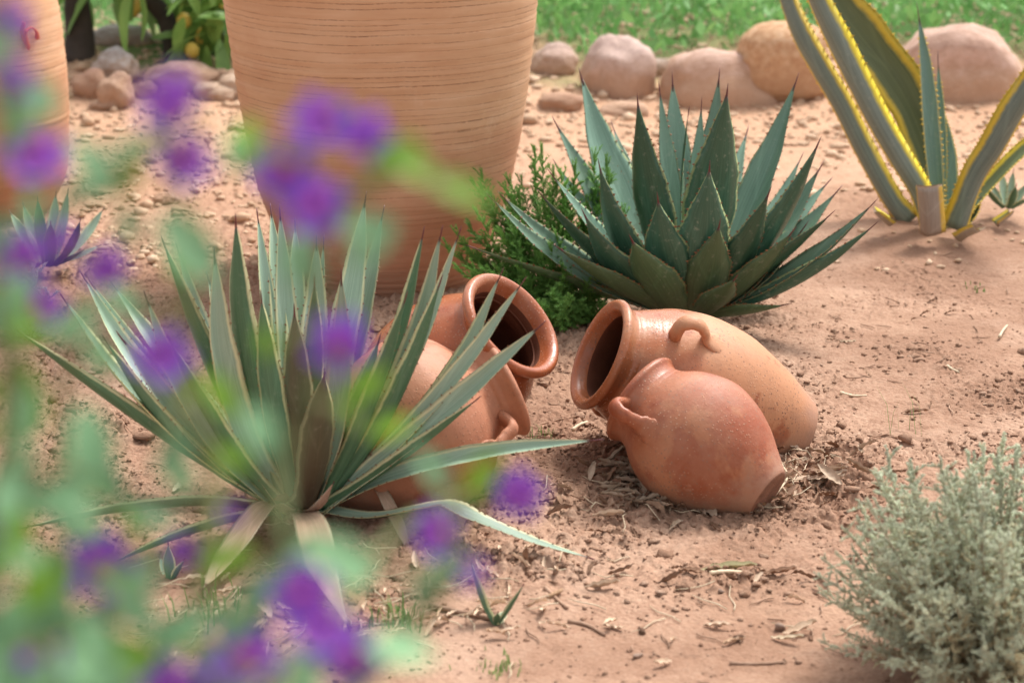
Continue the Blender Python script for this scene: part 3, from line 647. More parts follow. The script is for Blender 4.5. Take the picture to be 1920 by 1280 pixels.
yl([(1806, 428, .02), (1822, 405, .03), (1838, 372, .04)], 20, mats=YG, prof=prof_sword, channel=.4, nteeth=8, spine=.006)
# cut-off leaf stumps
CUT = mat_plain('cut_leaf_tissue', (.42, .29, .19), (.55, .40, .29), rough=.85)
def stump(ctrl, hw, label, mt=None, **kw):
    pts = [P(x, y, DY + d) for x, y, d in ctrl]
    V, F, UV, MI, TV, TF, fr, L = leaf_geo(pts, cY, hw * DY / FPX, lambda v: 1.0, channel=.55, thick=.32, n=10, upw=.3, **kw)
    o = link('cut_stump', mesh_from('cut_stump', [v - cY for v in V], F, UV, [YU, mt or YL], MI), rY); o['label'] = label
    c, T, N, S = fr[-1]; ring = V[-16:]; m_ = sum(ring, Vector()) / 16
    VV = [v + T * .0015 - cY for v in ring] + [m_ - T * .008 - cY]
    link('cut_face', mesh_from('cut_face', VV, [(i, (i + 1) % 16, 16) for i in range(16)], mats=[CUT]), o)
YBR = mat_leaf('striped_agave_stump', (.24, .20, .16), (.33, .29, .24), (.66, .42, .05), ew=.2, brown=.5, browncol=(.36, .24, .16), tipc=(.42, .29, .19))
stump([(1744, 438, -.10), (1741, 400, -.12), (1736, 350, -.14)], 27, 'thick cut-off leaf in the middle of the plant', YBR)
stump([(1800, 445, -.09), (1815, 438, -.12), (1836, 432, -.15)], 17, 'short brown cut stump low at the front', YBR)
stump([(1670, 418, -.02), (1655, 408, -.03), (1640, 398, -.04)], 15, 'small brown cut stump at the left foot', YBR)
stump([(1868, 420, .0), (1880, 412, .0), (1898, 400, .0)], 15, 'small brown cut stump at the right foot', YBR)
# small rosettes and pup
cS = G(1888, 412)
rosette('young_agave', cS, [(1848, 352, 10, N_, 1.1), (1878, 322, 9, F_, 1.05), (1900, 322, 8, F_, 1.05), (1925, 345, 9, F_, 1.05), (1930, 372, 9, N_, 1.1), (1860, 345, 8, F_, 1.1), (1905, 350, 9, N_, 1.3)],
        'small young agave just right of the striped agave', 'agave', PLm, prof_sword, .1, 'agaves in the bed', teeth=5, tooth=.002, spine=.01)
cL = G(92, 520)
rosette('young_agave', cL, [(193, 393, 13, F_, 1.06), (128, 360, 12, F_, 1.02), (105, 365, 14, F_, 1.05), (70, 375, 14, N_, 1.05), (20, 400, 14, F_, 1.1), (150, 415, 12, N_, 1.2), (155, 470, 9, N_, 1.1), (185, 462, 8, F_, 1.1), (95, 420, 14, N_, 1.4), (45, 385, 12, F_, 1.1), (-20, 440, 13, N_, 1.1)],
        'small dark agave behind purple flowers at the left edge', 'agave', [PL_U, AG_L, TOOTH, SPINE], prof_sword, .18, 'agaves in the bed', teeth=8, tooth=.002, spine=.01)
cP = G(930, 1172)
rosette('agave_pup', cP, [(885, 1052, 15, N_, 1.03, {'bz': .0, 'sp': .6}), (980, 1098, 10, N_, 1.08, {'bz': 0}), (934, 1148, 9, N_, 1.6, {'bz': 0}), (950, 1150, 10, F_, 1.4, {'bz': 0})],
        'tiny agave pup with two upright leaves in the front soil', 'agave', PLm, prof_broad, .07, 'agaves in the bed', teeth=0, spine=.004, chan=.5, thick=.16, r0=.006)
cQ = G(320, 1090)
rosette('agave_pup', cQ, [(315, 1020, 13, N_, 1.1, {'bz': 0}), (300, 1045, 10, F_, 1.2, {'bz': 0}), (345, 1050, 10, N_, 1.2, {'bz': 0})],
        'tiny agave pup half hidden by flowers at the lower left', 'agave', PLm, prof_broad, .07, 'agaves in the bed', teeth=0, spine=.004, chan=.5, thick=.16, r0=.006)

# ------------------------------------------------------------------ dark green needle-leaved plant behind the agave
NEED = mat_plain('needle_green', (.11, .26, .055), (.24, .45, .11), scale=30, rough=.6, bump=0, vary=.4, trans=.35)
STEM = mat_plain('woody_stem', (.14, .10, .06), (.24, .18, .11), rough=.9)
def plume_mesh(seed, L=.2, W=.046, count=3000):
    r = np.random.default_rng(seed); V = []; F = []; bend = r.uniform(-.12, .12, 2)
    ax = lambda t: Vector((bend[0] * t * t * L * 2, bend[1] * t * t * L * 2, t * L))
    v, f = tube([ax(t) for t in np.linspace(0, 1, 8)], [.0018 * (1 - .7 * t) for t in np.linspace(0, 1, 8)], 5); V += v; F += [g for g in f if len(g) == 4]
    for j in range(46):
        t = .06 + .92 * (j / 46) ** .85; a = r.uniform(0, 6.28); e = r.uniform(.35, 1.05) + .4 * max(0, t - .7); p0 = ax(t)
        d = Vector((math.cos(a) * math.cos(e), math.sin(a) * math.cos(e), math.sin(e))); ln = W * r.uniform(.45, 1.0) * (1.15 - .55 * t)
        if j > 42: d = Vector((r.normal(0, .2), r.normal(0, .2), 1)).normalized(); ln = W * .8
        for i in range(int(95 * ln / W)):
            q = r.random(); a2 = r.uniform(0, 6.28); u = Vector((math.cos(a2), math.sin(a2), r.uniform(-.2, .8))); d2 = (d * .8 + u * .75).normalized()
            pp = p0 + d * ln * q; l2 = r.uniform(.006, .0115); sd2 = d2.cross(Vector((.3, .2, 1))).normalized() * .0007
            b = len(V); V += [pp - sd2, pp + sd2, pp + d2 * l2 * .6 + sd2 * .9, pp + d2 * l2]; F.append((b, b + 1, b + 2, b + 3))
    return mesh_from('plume', V, F, mats=[NEED], smooth=False)
plumes = [plume_mesh(s) for s in range(5)]
cF = G(1070, 622)
fern = thing('asparagus_fern', cF, 'bushy dark green needle-leaved plant between urn and broad agave', 'plant')
def aim(o, p, d, roll=0):
    o.location = p; o.rotation_euler = (d.to_track_quat('Z', 'Y') @ Quaternion((0, 0, 1), roll)).to_euler()
pr_ = random.Random(5)
tips = [(898, 330, .1), (925, 350, .08), (1008, 292, .05), (1025, 330, .05), (862, 450, .0), (895, 420, .02), (935, 430, -.04), (960, 375, .05), (1060, 335, .06), (1100, 350, .1), (1128, 300, .2), (890, 500, -.04), (930, 520, -.08), (960, 480, -.08), (1010, 430, -.06), (1040, 500, -.12),
        (1080, 430, -.02), (1010, 370, .0), (985, 535, -.12), (1060, 540, -.14), (1120, 460, .04), (925, 390, .08), (1150, 540, -.03), (1100, 520, -.08), (880, 470, .08), (980, 340, .12), (1035, 400, .08), (940, 545, -.04), (1015, 560, -.12), (1090, 390, .12), (1150, 400, .15), (1130, 500, .0),
        (905, 465, .05), (950, 440, .02), (985, 410, -.02), (1000, 470, -.1), (960, 520, -.06), (1030, 540, -.13), (1070, 490, -.1), (1050, 450, .0), (1085, 560, -.1), (1130, 570, -.05), (915, 480, .1), (1000, 520, .02), (1110, 420, .1), (1045, 370, .1), (1150, 470, .1)]
tips = tips + [(x + pr_.uniform(-22, 22), y + pr_.uniform(-18, 22), dd + pr_.uniform(-.05, .05)) for x, y, dd in tips]
for i, (x, y, dd) in enumerate(tips):
    tip = P(x, y, depth_of(cF) + min(dd, .10) * .8 + .02) - cF; out = (tip - Vector((.0, .02, .0))); d = (out.normalized() + Vector((0, 0, .45))).normalized()
    o = link('frond', plumes[i % 5], fern); ln = min(.16 * pr_.uniform(.8, 1.15), max(.05, tip.length * .8)); s = ln / .2; st = tip - d * ln
    if st.z < .01: st.z = .01
    aim(o, st, (tip - st).normalized(), pr_.uniform(0, 6)); o.scale = (max(s, .8), max(s, .8), s)
    V, F = tube([Vector((pr_.uniform(-.02, .02), 0, .0)), st * .5 + Vector((0, 0, -.01)), st + d * .02], [.003, .0025, .002], 5); link('stem', mesh_from('stem', V, F, mats=[STEM]), fern)

# ------------------------------------------------------------------ silver grey shrub, lower right
GREY = mat_plain('silver_leaf', (.54, .59, .42), (.69, .73, .56), scale=25, rough=.85, bump=0, vary=.35, trans=.2)
GREYB = mat_plain('silver_leaf_old', (.50, .42, .24), (.62, .54, .35), scale=25, rough=.85, bump=0, vary=.3)
TWIG = mat_plain('shrub_twig', (.28, .20, .13), (.40, .30, .21), rough=.9)
def leaflet(V, F, p, d, l, wd, MI, mi):
    s = d.cross(Vector((.21, .43, .88))); s = s.normalized() if s.length > 1e-4 else Vector((1, 0, 0)); q = s.cross(d)
    b = len(V); V += [p, p + d * l * .5 + s * wd, p + d * l * .5 + q * wd, p + d * l * .5 - s * wd, p + d * l * .5 - q * wd, p + d * l]
    for k in range(4):
        F.append((b, b + 1 + k, b + 1 + (k + 1) % 4)); MI.append(mi); F.append((b + 5, b + 1 + (k + 1) % 4, b + 1 + k)); MI.append(mi)
def sprig_mesh(seed, L=.30, mats=(None,)):
    r = np.random.default_rng(seed); V = []; F = []; MI = []
    b1 = r.uniform(-.1, .1, 2)
    ax = lambda t: Vector((b1[0] * math.sin(t * 2.2) * L, b1[1] * math.sin(t * 2.6) * L, t * L))
    v, f = tube([ax(t) for t in np.linspace(0, 1, 9)], [.0022 * (1 - .75 * t) for t in np.linspace(0, 1, 9)], 5); V += v; F += f[:-2]; MI += [2] * (len(f) - 2)
    def clothe(p0, d, ln, dens):
        n = int(ln * dens)
        for k in range(n):
            t = k / n; a = r.uniform(0, 6.28); u = Vector((math.cos(a), math.sin(a), r.uniform(.1, .9)))
            dd = (d * .55 + u * .7).normalized(); mi = 1 if (p0.z < L * .55 and r.random() < .75) or r.random() < .08 else 0
            leaflet(V, F, p0 + d * ln * t, dd, r.uniform(.0045, .0085), r.uniform(.0014, .0022), MI, mi)
    for j in range(24):
        t = .10 + .88 * j / 24 + r.uniform(-.02, .02); p0 = ax(t); a = r.uniform(0, 6.28); e = r.uniform(.25, 1.0)
        d = Vector((math.cos(a) * math.cos(e), math.sin(a) * math.cos(e), math.sin(e))); ln = r.uniform(.02, .055) * (1.2 - .65 * t)
        v, f = tube([p0, p0 + d * ln], [.0009, .0005], 4); o = len(V); V += v; F += [tuple(q + o for q in g) for g in f[:-2]]; MI += [2] * (len(f) - 2)
        clothe(p0, d, ln, 800)
    clothe(ax(.75), (ax(1) - ax(.75)).normalized(), L * .27, 800)
    return mesh_from('sprig', V, F, mats=list(mats), midx=MI)
sprigs = [sprig_mesh(40 + s, mats=(GREY, GREYB, TWIG)) for s in range(7)]
cG = G(1866, 1262)
shrub = thing('silver_shrub', cG, 'silvery grey green bushy shrub at the lower right corner', 'shrub')
sr = random.Random(11)
for i in range(430):
    a = sr.uniform(0, 2 * math.pi); e = math.asin(sr.uniform(.10, 1)); d = Vector((math.cos(a) * math.cos(e), math.sin(a) * math.cos(e), math.sin(e) * 1.2)).normalized()
    o = link('sprig', sprigs[i % 7], shrub); s = sr.uniform(.56, .92) * (.41 + .53 * d.z)
    p = Vector((math.cos(a), math.sin(a), 0)) * sr.uniform(.0, .06) + Vector((0, 0, .01)) + d * sr.uniform(0, .10) * (1 - .5 * abs(d.z))
    aim(o, p, (d + Vector((0, 0, .25))).normalized(), sr.uniform(0, 6)); o.scale = (s, s, s)
# small grey-white plant at the left
WHT = mat_plain('white_felt_leaf', (.42, .43, .33), (.55, .56, .44), scale=25, rough=.9, bump=0, vary=.2)
wsp = [sprig_mesh(70 + s, L=.12, mats=(WHT, WHT, TWIG)) for s in range(2)]
cW = G(55, 640)
wp = thing('white_felty_plant', cW, 'small whitish felty plant under the flowers at the left edge', 'plant')
for i, (x, y) in enumerate([(60, 498), (45, 530), (85, 545), (30, 560), (75, 575), (20, 520), (95, 600)]):
    tip = P(x, y, depth_of(cW) + pr_.uniform(-.04, .04)); o = link('sprig', wsp[i % 2], wp); d = (tip - cW - Vector((0, 0, .0))).normalized(); s = (tip - cW).length / .12
    aim(o, Vector((0, 0, .0)), d, i); o.scale = (s, s, s)

# ------------------------------------------------------------------ boulders and stones along the back
def rock_mesh(seed, sub=4, rough=.22, flat=.0):
    import bmesh
    bm = bmesh.new(); bmesh.ops.create_icosphere(bm, subdivisions=sub, radius=1)
    from mathutils import noise
    for v in bm.verts:
        p = v.co.normalized(); q = p * 1.1 + Vector((seed * 3.7, seed * 1.3, seed))
        d = 1 + rough * noise.noise(q) * 1.4 + rough * .45 * noise.noise(q * 2.7) + rough * .22 * noise.noise(q * 7) - rough * .35 * max(0, noise.noise(q * 1.9 + Vector((9, 9, 9))) - .15)
        c = p * d; k = .8; c = Vector((math.copysign(abs(c.x) ** k, c.x), math.copysign(abs(c.y) ** k, c.y), math.copysign(abs(c.z) ** k, c.z))) if flat else c
        v.co = c
    me = bpy.data.meshes.new('rock'); bm.to_mesh(me); bm.free(); me.polygons.foreach_set('use_smooth', np.ones(len(me.polygons), dtype=bool)); return me
RK_P = mat_rock('rock_pink', (.48, .30, .225), (.60, .40, .315), (.70, .50, .41)); RK_T = mat_rock('rock_tan', (.48, .24, .12), (.62, .38, .22), (.74, .53, .36))
RK_R = mat_rock('rock_red', (.34, .17, .13), (.44, .25, .20), (.52, .32, .27)); RK_W = mat_rock('rock_white', (.56, .42, .33), (.70, .58, .48), (.80, .72, .64))
RK_G = mat_rock('rock_grey', (.30, .27, .25), (.44, .40, .38), (.58, .54, .52)); RK_GP = mat_rock('rock_lilac', (.50, .35, .31), (.60, .44, .38), (.68, .50, .42))
def rock(x0, x1, yt, yb, mat, label, seed, cat='boulder', dep=.8, flat=False, rz=0.0, group='stones along the back of the bed', sink=.25, name=None, rough=.2):
    g = G((x0 + x1) / 2, yb); D = depth_of(g); k = D / FPX; w_ = (x1 - x0) * k / 2 * 1.07; h_ = (yb - yt) * k / math.cos(R(10))
    hz_ = h_ / 2 * (1 + sink); d_ = w_ * dep; c = g + Vector((0, d_ * .75, h_ - hz_))
    me = rock_mesh(seed, 4, rough, flat); me.materials.append(mat); o = link(name or cat, me); o.location = c; o.scale = (w_, d_, hz_); o.rotation_euler = (0, 0, rz)
    return tag(o, label, cat, group)
rock(1092, 1230, 70, 178, RK_GP, 'rounded lilac pink boulder behind the tips of the broad agave', 3, sink=.5)
rock(1245, 1470, 80, 172, RK_P, 'broad low pink boulder left of the tan one', 5, flat=True, dep=.7, sink=1.1)
rock(1384, 1550, 54, 194, RK_T, 'blocky tan boulder with a pale top', 8, flat=True, dep=.7, sink=.1)
rock(1672, 1935, 50, 178, RK_P, 'very wide pink boulder behind the striped agave', 11, flat=True, dep=.6, sink=1.0)
rock(996, 1082, 66, 122, RK_GP, 'pale boulder right beside the tall grooved urn', 13, sink=.3)
rock(1215, 1275, 96, 130, RK_G, 'small grey stone between two pink boulders', 14, 'stone')
rock(1012, 1092, 178, 208, RK_R, 'flat reddish slab lying right of the tall grooved urn', 17, 'stone', flat=True)
rock(1130, 1218, 196, 219, RK_P, 'thin pink slab half buried behind the broad agave', 19, 'stone', flat=True, sink=.8)
rock(132, 202, 110, 160, RK_R, 'smooth dark red stone right beside the left urn', 23, 'stone')
rock(188, 250, 128, 192, RK_P, 'leaning pinkish stone right of the dark red one', 27, 'stone', rough=.3)
rock(268, 392, 98, 158, RK_P, 'big rounded pink stone between the two urns', 31, 'stone')
rock(250, 290, 126, 156, RK_T, 'small cream stone at the left of the big pink one', 33, 'stone')
rock(388, 428, 112, 140, RK_P, 'small pointed pink stone left of the grooved urn', 37, 'stone')
rock(418, 470, 106, 142, RK_P, 'pink stone touching the left side of the grooved urn', 39, 'stone')
rock(360, 420, 136, 168, RK_W, 'white stone, leftmost of the pile beside the grooved urn', 41, 'stone', flat=True)
rock(405, 470, 132, 176, RK_W, 'white stone, largest of the pile beside the grooved urn', 43, 'stone', flat=True)
rock(385, 440, 165, 192, RK_W, 'white stone, lowest of the pile beside the grooved urn', 45, 'stone')
rock(165, 225, 190, 208, RK_P, 'flat pinkish stone lying in the gravel below the leaning one', 47, 'stone', flat=True)
rock(160, 250, 78, 142, RK_G, 'grey stone standing behind the row of pink stones', 51, 'stone', rough=.35)
rock(175, 275, 52, 88, RK_G, 'long grey slab behind the stones, under the fruit bushes', 53, 'stone', flat=True)
rock(288, 335, 364, 386, RK_P, 'pale pebble in the gravel left of the urn, among flowers', 57, 'pebble', rough=.25)
rock(1245, 1290, 172, 188, RK_T, 'small tan stone in front of the broad pink boulder', 59, 'pebble')

# ------------------------------------------------------------------ crumbs of soil, gravel
def ico_arr(sub):
    import bmesh
    bm = bmesh.new(); bmesh.ops.create_icosphere(bm, subdivisions=sub, radius=1); V = np.array([v.co[:] for v in bm.verts]); F = np.array([[v.index for v in f.verts] for f in bm.faces]); bm.free(); return V, F
def scatter_clods(name, X, Y, S, sub, mat, label, seed, sink=.25, flat=.7):
    r = np.random.default_rng(seed); V0, F0 = ico_arr(sub); n = len(X); k = len(V0)
    base = np.repeat(V0[None], n, 0); jit = 1 + r.normal(0, .24, (n, k, 1)); base = base * jit
    sx = S * r.uniform(.7, 1.3, n); sy = S * r.uniform(.7, 1.3, n); sz = S * r.uniform(.5, 1.0, n) * flat; a = r.uniform(0, 6.28, n)
    x = base[..., 0] * sx[:, None]; y = base[..., 1] * sy[:, None]; z = base[..., 2] * sz[:, None]
    xr = x * np.cos(a)[:, None] - y * np.sin(a)[:, None]; yr = x * np.sin(a)[:, None] + y * np.cos(a)[:, None]
    Z = full_h(X, Y) + sz * (1 - 2 * sink) * .8
    V = np.stack([xr + X[:, None], yr + Y[:, None], z + Z[:, None]], -1).reshape(-1, 3)
    F = (F0[None] + (np.arange(n) * k)[:, None, None]).reshape(-1, 3)
    return tag(link(name, mesh_np(name, V, F, [mat], smooth=True)), label, kind='stuff')
r = np.random.default_rng(21)
def in_view_xy(n, y0, y1, pw=1.0):
    y = y0 + (y1 - y0) * r.random(n) ** pw; x = (r.random(n) * 2 - 1) * (y * .27 + .06); return x, y
def keep(x, y, p): m_ = r.random(len(x)) < p; return x[m_], y[m_]
x, y = in_view_xy(46000, 2.1, 4.3, 1.2); dens = roughness(x, y) * np.clip(.25 + 1.5 * (pn(x * 5 + 8, y * 5) + .25), .08, 1); x, y = keep(x, y, np.clip(dens, .05, 1))
scatter_clods('soil_crumbs', x, y, r.lognormal(math.log(.0021), .45, len(x)), 1, CLOD, 'fine crumbs of pinkish soil scattered over the bed', 1)
x, y = in_view_xy(5200, 2.45, 3.9, 1.0); dens = roughness(x, y) * np.clip(.1 + 1.9 * (pn(x * 5 + 8, y * 5) + .2), .03, 1); x, y = keep(x, y, dens)
scatter_clods('soil_clods', x, y, np.clip(r.lognormal(math.log(.0044), .45, len(x)), .002, .015), 2, CLOD, 'larger lumps of broken soil around the jars', 2, sink=.38)
x, y = in_view_xy(700, 2.1, 2.6); scatter_clods('damp_crumbs', x, y, r.lognormal(math.log(.0020), .45, len(x)), 1, CLOD, 'dark crumbs on the smooth trodden soil', 3)
GRAV = mat_plain('gravel', (.42, .25, .15), (.74, .55, .39), scale=9, rough=.9, vary=.3)
x, y = in_view_xy(14000, 4.3, 8.0, .9); x, y = keep(x, y, np.where(x < .0, 1.0, .10 + .75 * sstep(5.3, 6.0, y))); scatter_clods('gravel', x, y, r.lognormal(math.log(.0065), .5, len(x)), 1, GRAV, 'ochre gravel spread behind the urns', 4)

# ------------------------------------------------------------------ dry leaves, twigs
DRY1 = mat_plain('dry_leaf_tan', (.44, .31, .21), (.68, .52, .39), scale=60, rough=.8, vary=.4, bump=.3)
DRY2 = mat_plain('dry_leaf_brown', (.20, .11, .07), (.36, .22, .14), scale=60, rough=.8, vary=.4, bump=.3)
STR = mat_plain('straw', (.55, .42, .28), (.70, .58, .42), scale=60, rough=.7, vary=.3, bump=.2)
TW = mat_plain('twig_bark', (.26, .155, .10), (.42, .27, .19), scale=60, rough=.9, vary=.3, bump=.4)
def dry_leaf_arr(rr, L, W, curl, roll):
    nu, nv = 4, 9; V = np.zeros((nv, nu + 1, 3)); bend = rr.uniform(-.5, .5)
    for i in range(nv):
        v = i / (nv - 1); w_ = W * math.sin(math.pi * min(1, v * .94 + .04)) ** .8; ang = curl * (v - .5) * 2
        cx = L * (v - .5); cz = L * .12 * math.sin(ang * 1.3) + L * .25 * curl * (v - .5) ** 2; cy = bend * L * (v - .5) ** 2
        for j in range(nu + 1):
            u = -1 + j * 2 / nu; th = u * roll; V[i, j] = (cx, cy + w_ * math.sin(th) / max(roll, .01), cz + w_ * (1 - math.cos(th)) / max(roll, .01) * 1.2 + .0015 * math.sin(v * 20 + u * 3))
    F = [(i * (nu + 1) + j, i * (nu + 1) + j + 1, (i + 1) * (nu + 1) + j + 1, (i + 1) * (nu + 1) + j) for i in range(nv - 1) for j in range(nu)]
    return V.reshape(-1, 3), F
def rotm(rr, tilt=.4):
    a = rr.uniform(0, 6.28); return np.array(Matrix.Rotation(a, 3, 'Z') @ Matrix.Rotation(rr.uniform(-tilt, tilt), 3, 'X') @ Matrix.Rotation(rr.uniform(-tilt, tilt), 3, 'Y'))
def litter(name, spots, label, mat, seed, Lr=(.02, .045), tilt=.45, lift=.004):
    rr = np.random.default_rng(seed); VV = []; FF = []; o = 0
    for (x, y, zz) in spots:
        L = rr.uniform(*Lr); V, F = dry_leaf_arr(rr, L, L * rr.uniform(.11, .2), rr.uniform(-1.2, 1.6), rr.uniform(.5, 2.4)); V = V @ rotm(rr, tilt).T
        z = hz(x, y) - V[:, 2].min() * .6 + zz + rr.uniform(0, lift); V = V + np.array([x, y, z]); VV.append(V); FF += [tuple(q + o for q in f) for f in F]; o += len(V)
    me = mesh_np(name, np.concatenate(VV), np.array(FF), [mat]); return tag(link(name, me), label, kind='stuff')
def cluster(px, py, sx, sy, n, rr, pile=.0):
    out = []
    for _ in range(n):
        g = G(rr.normal(px, sx), rr.normal(py, sy)); out.append((g.x, g.y, rr.uniform(0, pile)))
    return out
rr = np.random.default_rng(31)
sp = cluster(1185, 905, 28, 16, 60, rr, .014) + cluster(1250, 950, 70, 13, 60, rr, .006) + cluster(1370, 962, 45, 8, 30, rr, .004) + cluster(1510, 910, 40, 20, 30, rr, .008)
litter('dry_leaf_litter', sp, 'curled dry leaves heaped around the foot of the small jar', DRY1, 1, (.028, .055))
sp = cluster(1190, 900, 38, 16, 40, rr, .010) + cluster(1260, 960, 80, 15, 30, rr) + cluster(1530, 915, 60, 28, 40, rr, .004) + cluster(1350, 1085, 190, 14, 14, rr) + cluster(1180, 1000, 110, 40, 8, rr)
litter('brown_leaf_litter', sp, 'darker brown leaf scraps between the jar and the smooth soil', DRY2, 2)
sp = cluster(800, 1150, 130, 40, 50, rr, .006) + cluster(400, 1170, 120, 50, 50, rr, .01) + cluster(1000, 1060, 60, 30, 18, rr) + cluster(1300, 1190, 200, 50, 10, rr)
litter('front_leaf_litter', sp, 'dry leaf scraps strewn over the front soil and under the agave', DRY1, 3, (.014, .04), .3)
sp = cluster(1650, 700, 170, 90, 36, rr) + cluster(1150, 850, 90, 40, 10, rr)
litter('right_leaf_litter', sp, 'sparse leaf scraps on the open soil right of the jars', DRY2, 4, (.010, .026), .3)
def straws(name, spots, label, mat, seed, Lr=(.03, .07), rad=.0009):
    rr = np.random.default_rng(seed); V, F = [], []
    for x, y, zz in spots:
        a = rr.uniform(0, 6.28); L = rr.uniform(*Lr); d = Vector((math.cos(a), math.sin(a), 0)); pts = []
        for t in (-.5, -.2, .2, .5):
            q = Vector((x, y, 0)) + d * L * t + Vector((-d.y, d.x, 0)) * L * .08 * math.sin(t * 5); pts.append(Vector((q.x, q.y, hz(q.x, q.y) + rad + .002 + zz)))
        v, f = tube(pts, [rad, rad * 1.1, rad, rad * .5], 5); o = len(V); V += v; F += [tuple(q + o for q in g) for g in f]
    return tag(link(name, mesh_from(name, V, F, mats=[mat])), label, kind='stuff')
sp = cluster(1500, 905, 50, 22, 26, rr, .008) + cluster(1250, 940, 90, 25, 36, rr, .006) + cluster(1300, 1120, 260, 60, 14, rr) + cluster(780, 1130, 150, 50, 40, rr, .006) + cluster(400, 1120, 160, 80, 40, rr, .008)
straws('straw_bits', sp, 'thin straw and stalk bits lying over the soil', STR, 5)
sp = cluster(1650, 650, 200, 110, 60, rr) + cluster(1400, 1180, 250, 60, 22, rr) + cluster(1100, 900, 100, 50, 24, rr) + cluster(250, 800, 200, 100, 40, rr)
straws('fine_twigs', sp, 'short brown twig bits strewn across the bed', TW, 6, (.012, .05), .0012)
# larger single pieces that can be pointed at
def big_twig(pxs, rad, label, name='twig', mat=None, cat='twig', up=0.0):
    pts = []
    for x, y in pxs:
        g = G(x, y); pts.append(Vector((g.x, g.y, hz(g.x, g.y) + rad * .8 + up)))
    q = [Vector(a) for a in spline(pts, 12)]; o0 = Vector(q[0])
    V, F = tube([a - o0 for a in q], [rad * (1 - .35 * i / 11) * (1 + .12 * math.sin(i * 2.1)) for i in range(12)], 7)
    o = link(name, mesh_from(name, V, F, mats=[mat or TW]), None, o0); return tag(o, label, cat, 'loose bits lying on the soil')
big_twig([(905, 1052), (960, 1068), (1010, 1085)], .0018, 'long thin twig running toward the stub in front of the left agave')
big_twig([(1022, 1110), (1045, 1127), (1064, 1145)], .0035, 'thick short twig in the smooth soil right of the tiny pup')
big_twig([(1065, 1168), (1100, 1175), (1135, 1194)], .003, 'dark knobby twig lying on the smooth soil near the bottom')
big_twig([(805, 1143), (860, 1152), (925, 1165)], .0045, 'thick pinkish stalk lying just left of the tiny pup')
big_twig([(1005, 916), (1050, 915), (1092, 905)], .0026, 'forked grey twig between the left jars and the small jar')
big_twig([(1072, 826), (1088, 812), (1102, 798)], .0032, 'pale stick leaning beside the dark handle of the large right jar', mat=STR)
big_twig([(1000, 806), (1050, 796), (1095, 788)], .002, 'thin dark twig pointing at the large right jar')
big_twig([(1368, 1245), (1420, 1247), (1475, 1244)], .0026, 'straight dark twig near the bottom edge')
big_twig([(1575, 742), (1600, 746), (1625, 748)], .003, 'pale pink stick on the open soil right of the large jar', mat=STR)
big_twig([(1775, 692), (1786, 697), (1797, 704)], .0035, 'short cream stick on the open soil at the far right', mat=STR)
big_twig([(1873, 640), (1880, 628), (1888, 618)], .003, 'upright splinter on the soil at the far right', mat=STR, up=.006)
big_twig([(1712, 682), (1724, 681), (1735, 681)], .003, 'stubby dark twig in the middle of the open soil')
big_twig([(1465, 890), (1475, 918), (1448, 955)], .0022, 'bent straw leaning against the foot of the small jar', mat=STR, up=.008)
big_twig([(1480, 878), (1530, 886), (1590, 892)], .0035, 'long pinkish stalk right of the small jar foot')
big_twig([(1330, 1090), (1360, 1088), (1400, 1078)], .0034, 'pale yellow stalk lying against the olive dry leaf', mat=STR)
def big_leaf(px, py, L, W, rz, curl, roll, mat, label, seed, lift=0.0, tilt=0.0):
    rr = np.random.default_rng(seed); V, F = dry_leaf_arr(rr, L, W, curl, roll); g = G(px, py)
    V = V @ np.array(Matrix.Rotation(rz, 3, 'Z') @ Matrix.Rotation(tilt, 3, 'Y')).T; V[:, 2] -= V[:, 2].min()
    o = link('dry_leaf', mesh_from('dry_leaf', V, F, mats=[mat]), None, (g.x, g.y, hz(g.x, g.y) + .002 + lift)); return tag(o, label, 'leaf', 'loose bits lying on the soil')
OLV = mat_plain('dry_leaf_olive', (.30, .27, .14), (.46, .40, .24), scale=60, rough=.75)
big_leaf(1365, 1076, .085, .011, .15, .2, 1.3, OLV, 'long olive dry leaf at the edge of the smooth soil', 1)
big_leaf(1420, 1100, .035, .006, 1.1, .6, 1.5, DRY1, 'small pinkish curled leaf just below the olive one', 2)
big_leaf(1300, 1085, .045, .008, -.7, .4, 1.1, DRY2, 'dark curled leaf just left of the olive one', 3)
big_leaf(1465, 1085, .05, .008, .2, .3, 1.4, DRY2, 'dark red brown folded leaf right of the olive one', 4)
big_leaf(1130, 1110, .05, .009, .1, .5, 1.6, DRY1, 'rolled tan leaf on the soil above the thick short twig', 5)
big_leaf(1500, 1190, .05, .010, .3, 1.2, 1.2, DRY1, 'arched tan leaf near the silvery shrub', 6)
big_leaf(1475, 1205, .045, .006, -.4, 1.0, 1.0, STR, 'pale sickle-shaped leaf near the silvery shrub', 7)
big_leaf(1715, 776, .05, .007, .05, .3, 1.2, DRY2, 'long brown leaf lying behind the top of the silvery shrub', 8)
big_leaf(1515, 835, .035, .012, .4, 1.2, 1.2, DRY2, 'crumpled brown leaf at the foot of the large right jar', 9, .004)
big_leaf(1590, 646, .03, .004, -.1, .2, .8, STR, 'white chip of leaf on the open soil behind the large jar', 10)
big_leaf(1148, 855, .03, .008, .4, 1.2, 1.2, DRY2, 'brown scrap under the mouth of the small jar', 11)
big_leaf(985, 1075, .03, .006, 1.5, .1, 1.2, DRY2, 'brown leaf stub sticking out of the soil', 12, .0, 1.35)
big_leaf(1140, 985, .05, .011, -.2, .8, 1.6, DRY1, 'rolled dry leaf on the crumbly soil below the jars', 13)
big_leaf(333, 925, .03, .006, 1.4, .4, .8, STR, 'pale husk on the soil left of the cream-edged agave', 14)
CHIP = mat_plain('slate_chip', (.26, .17, .125), (.36, .25, .19), rough=.8)
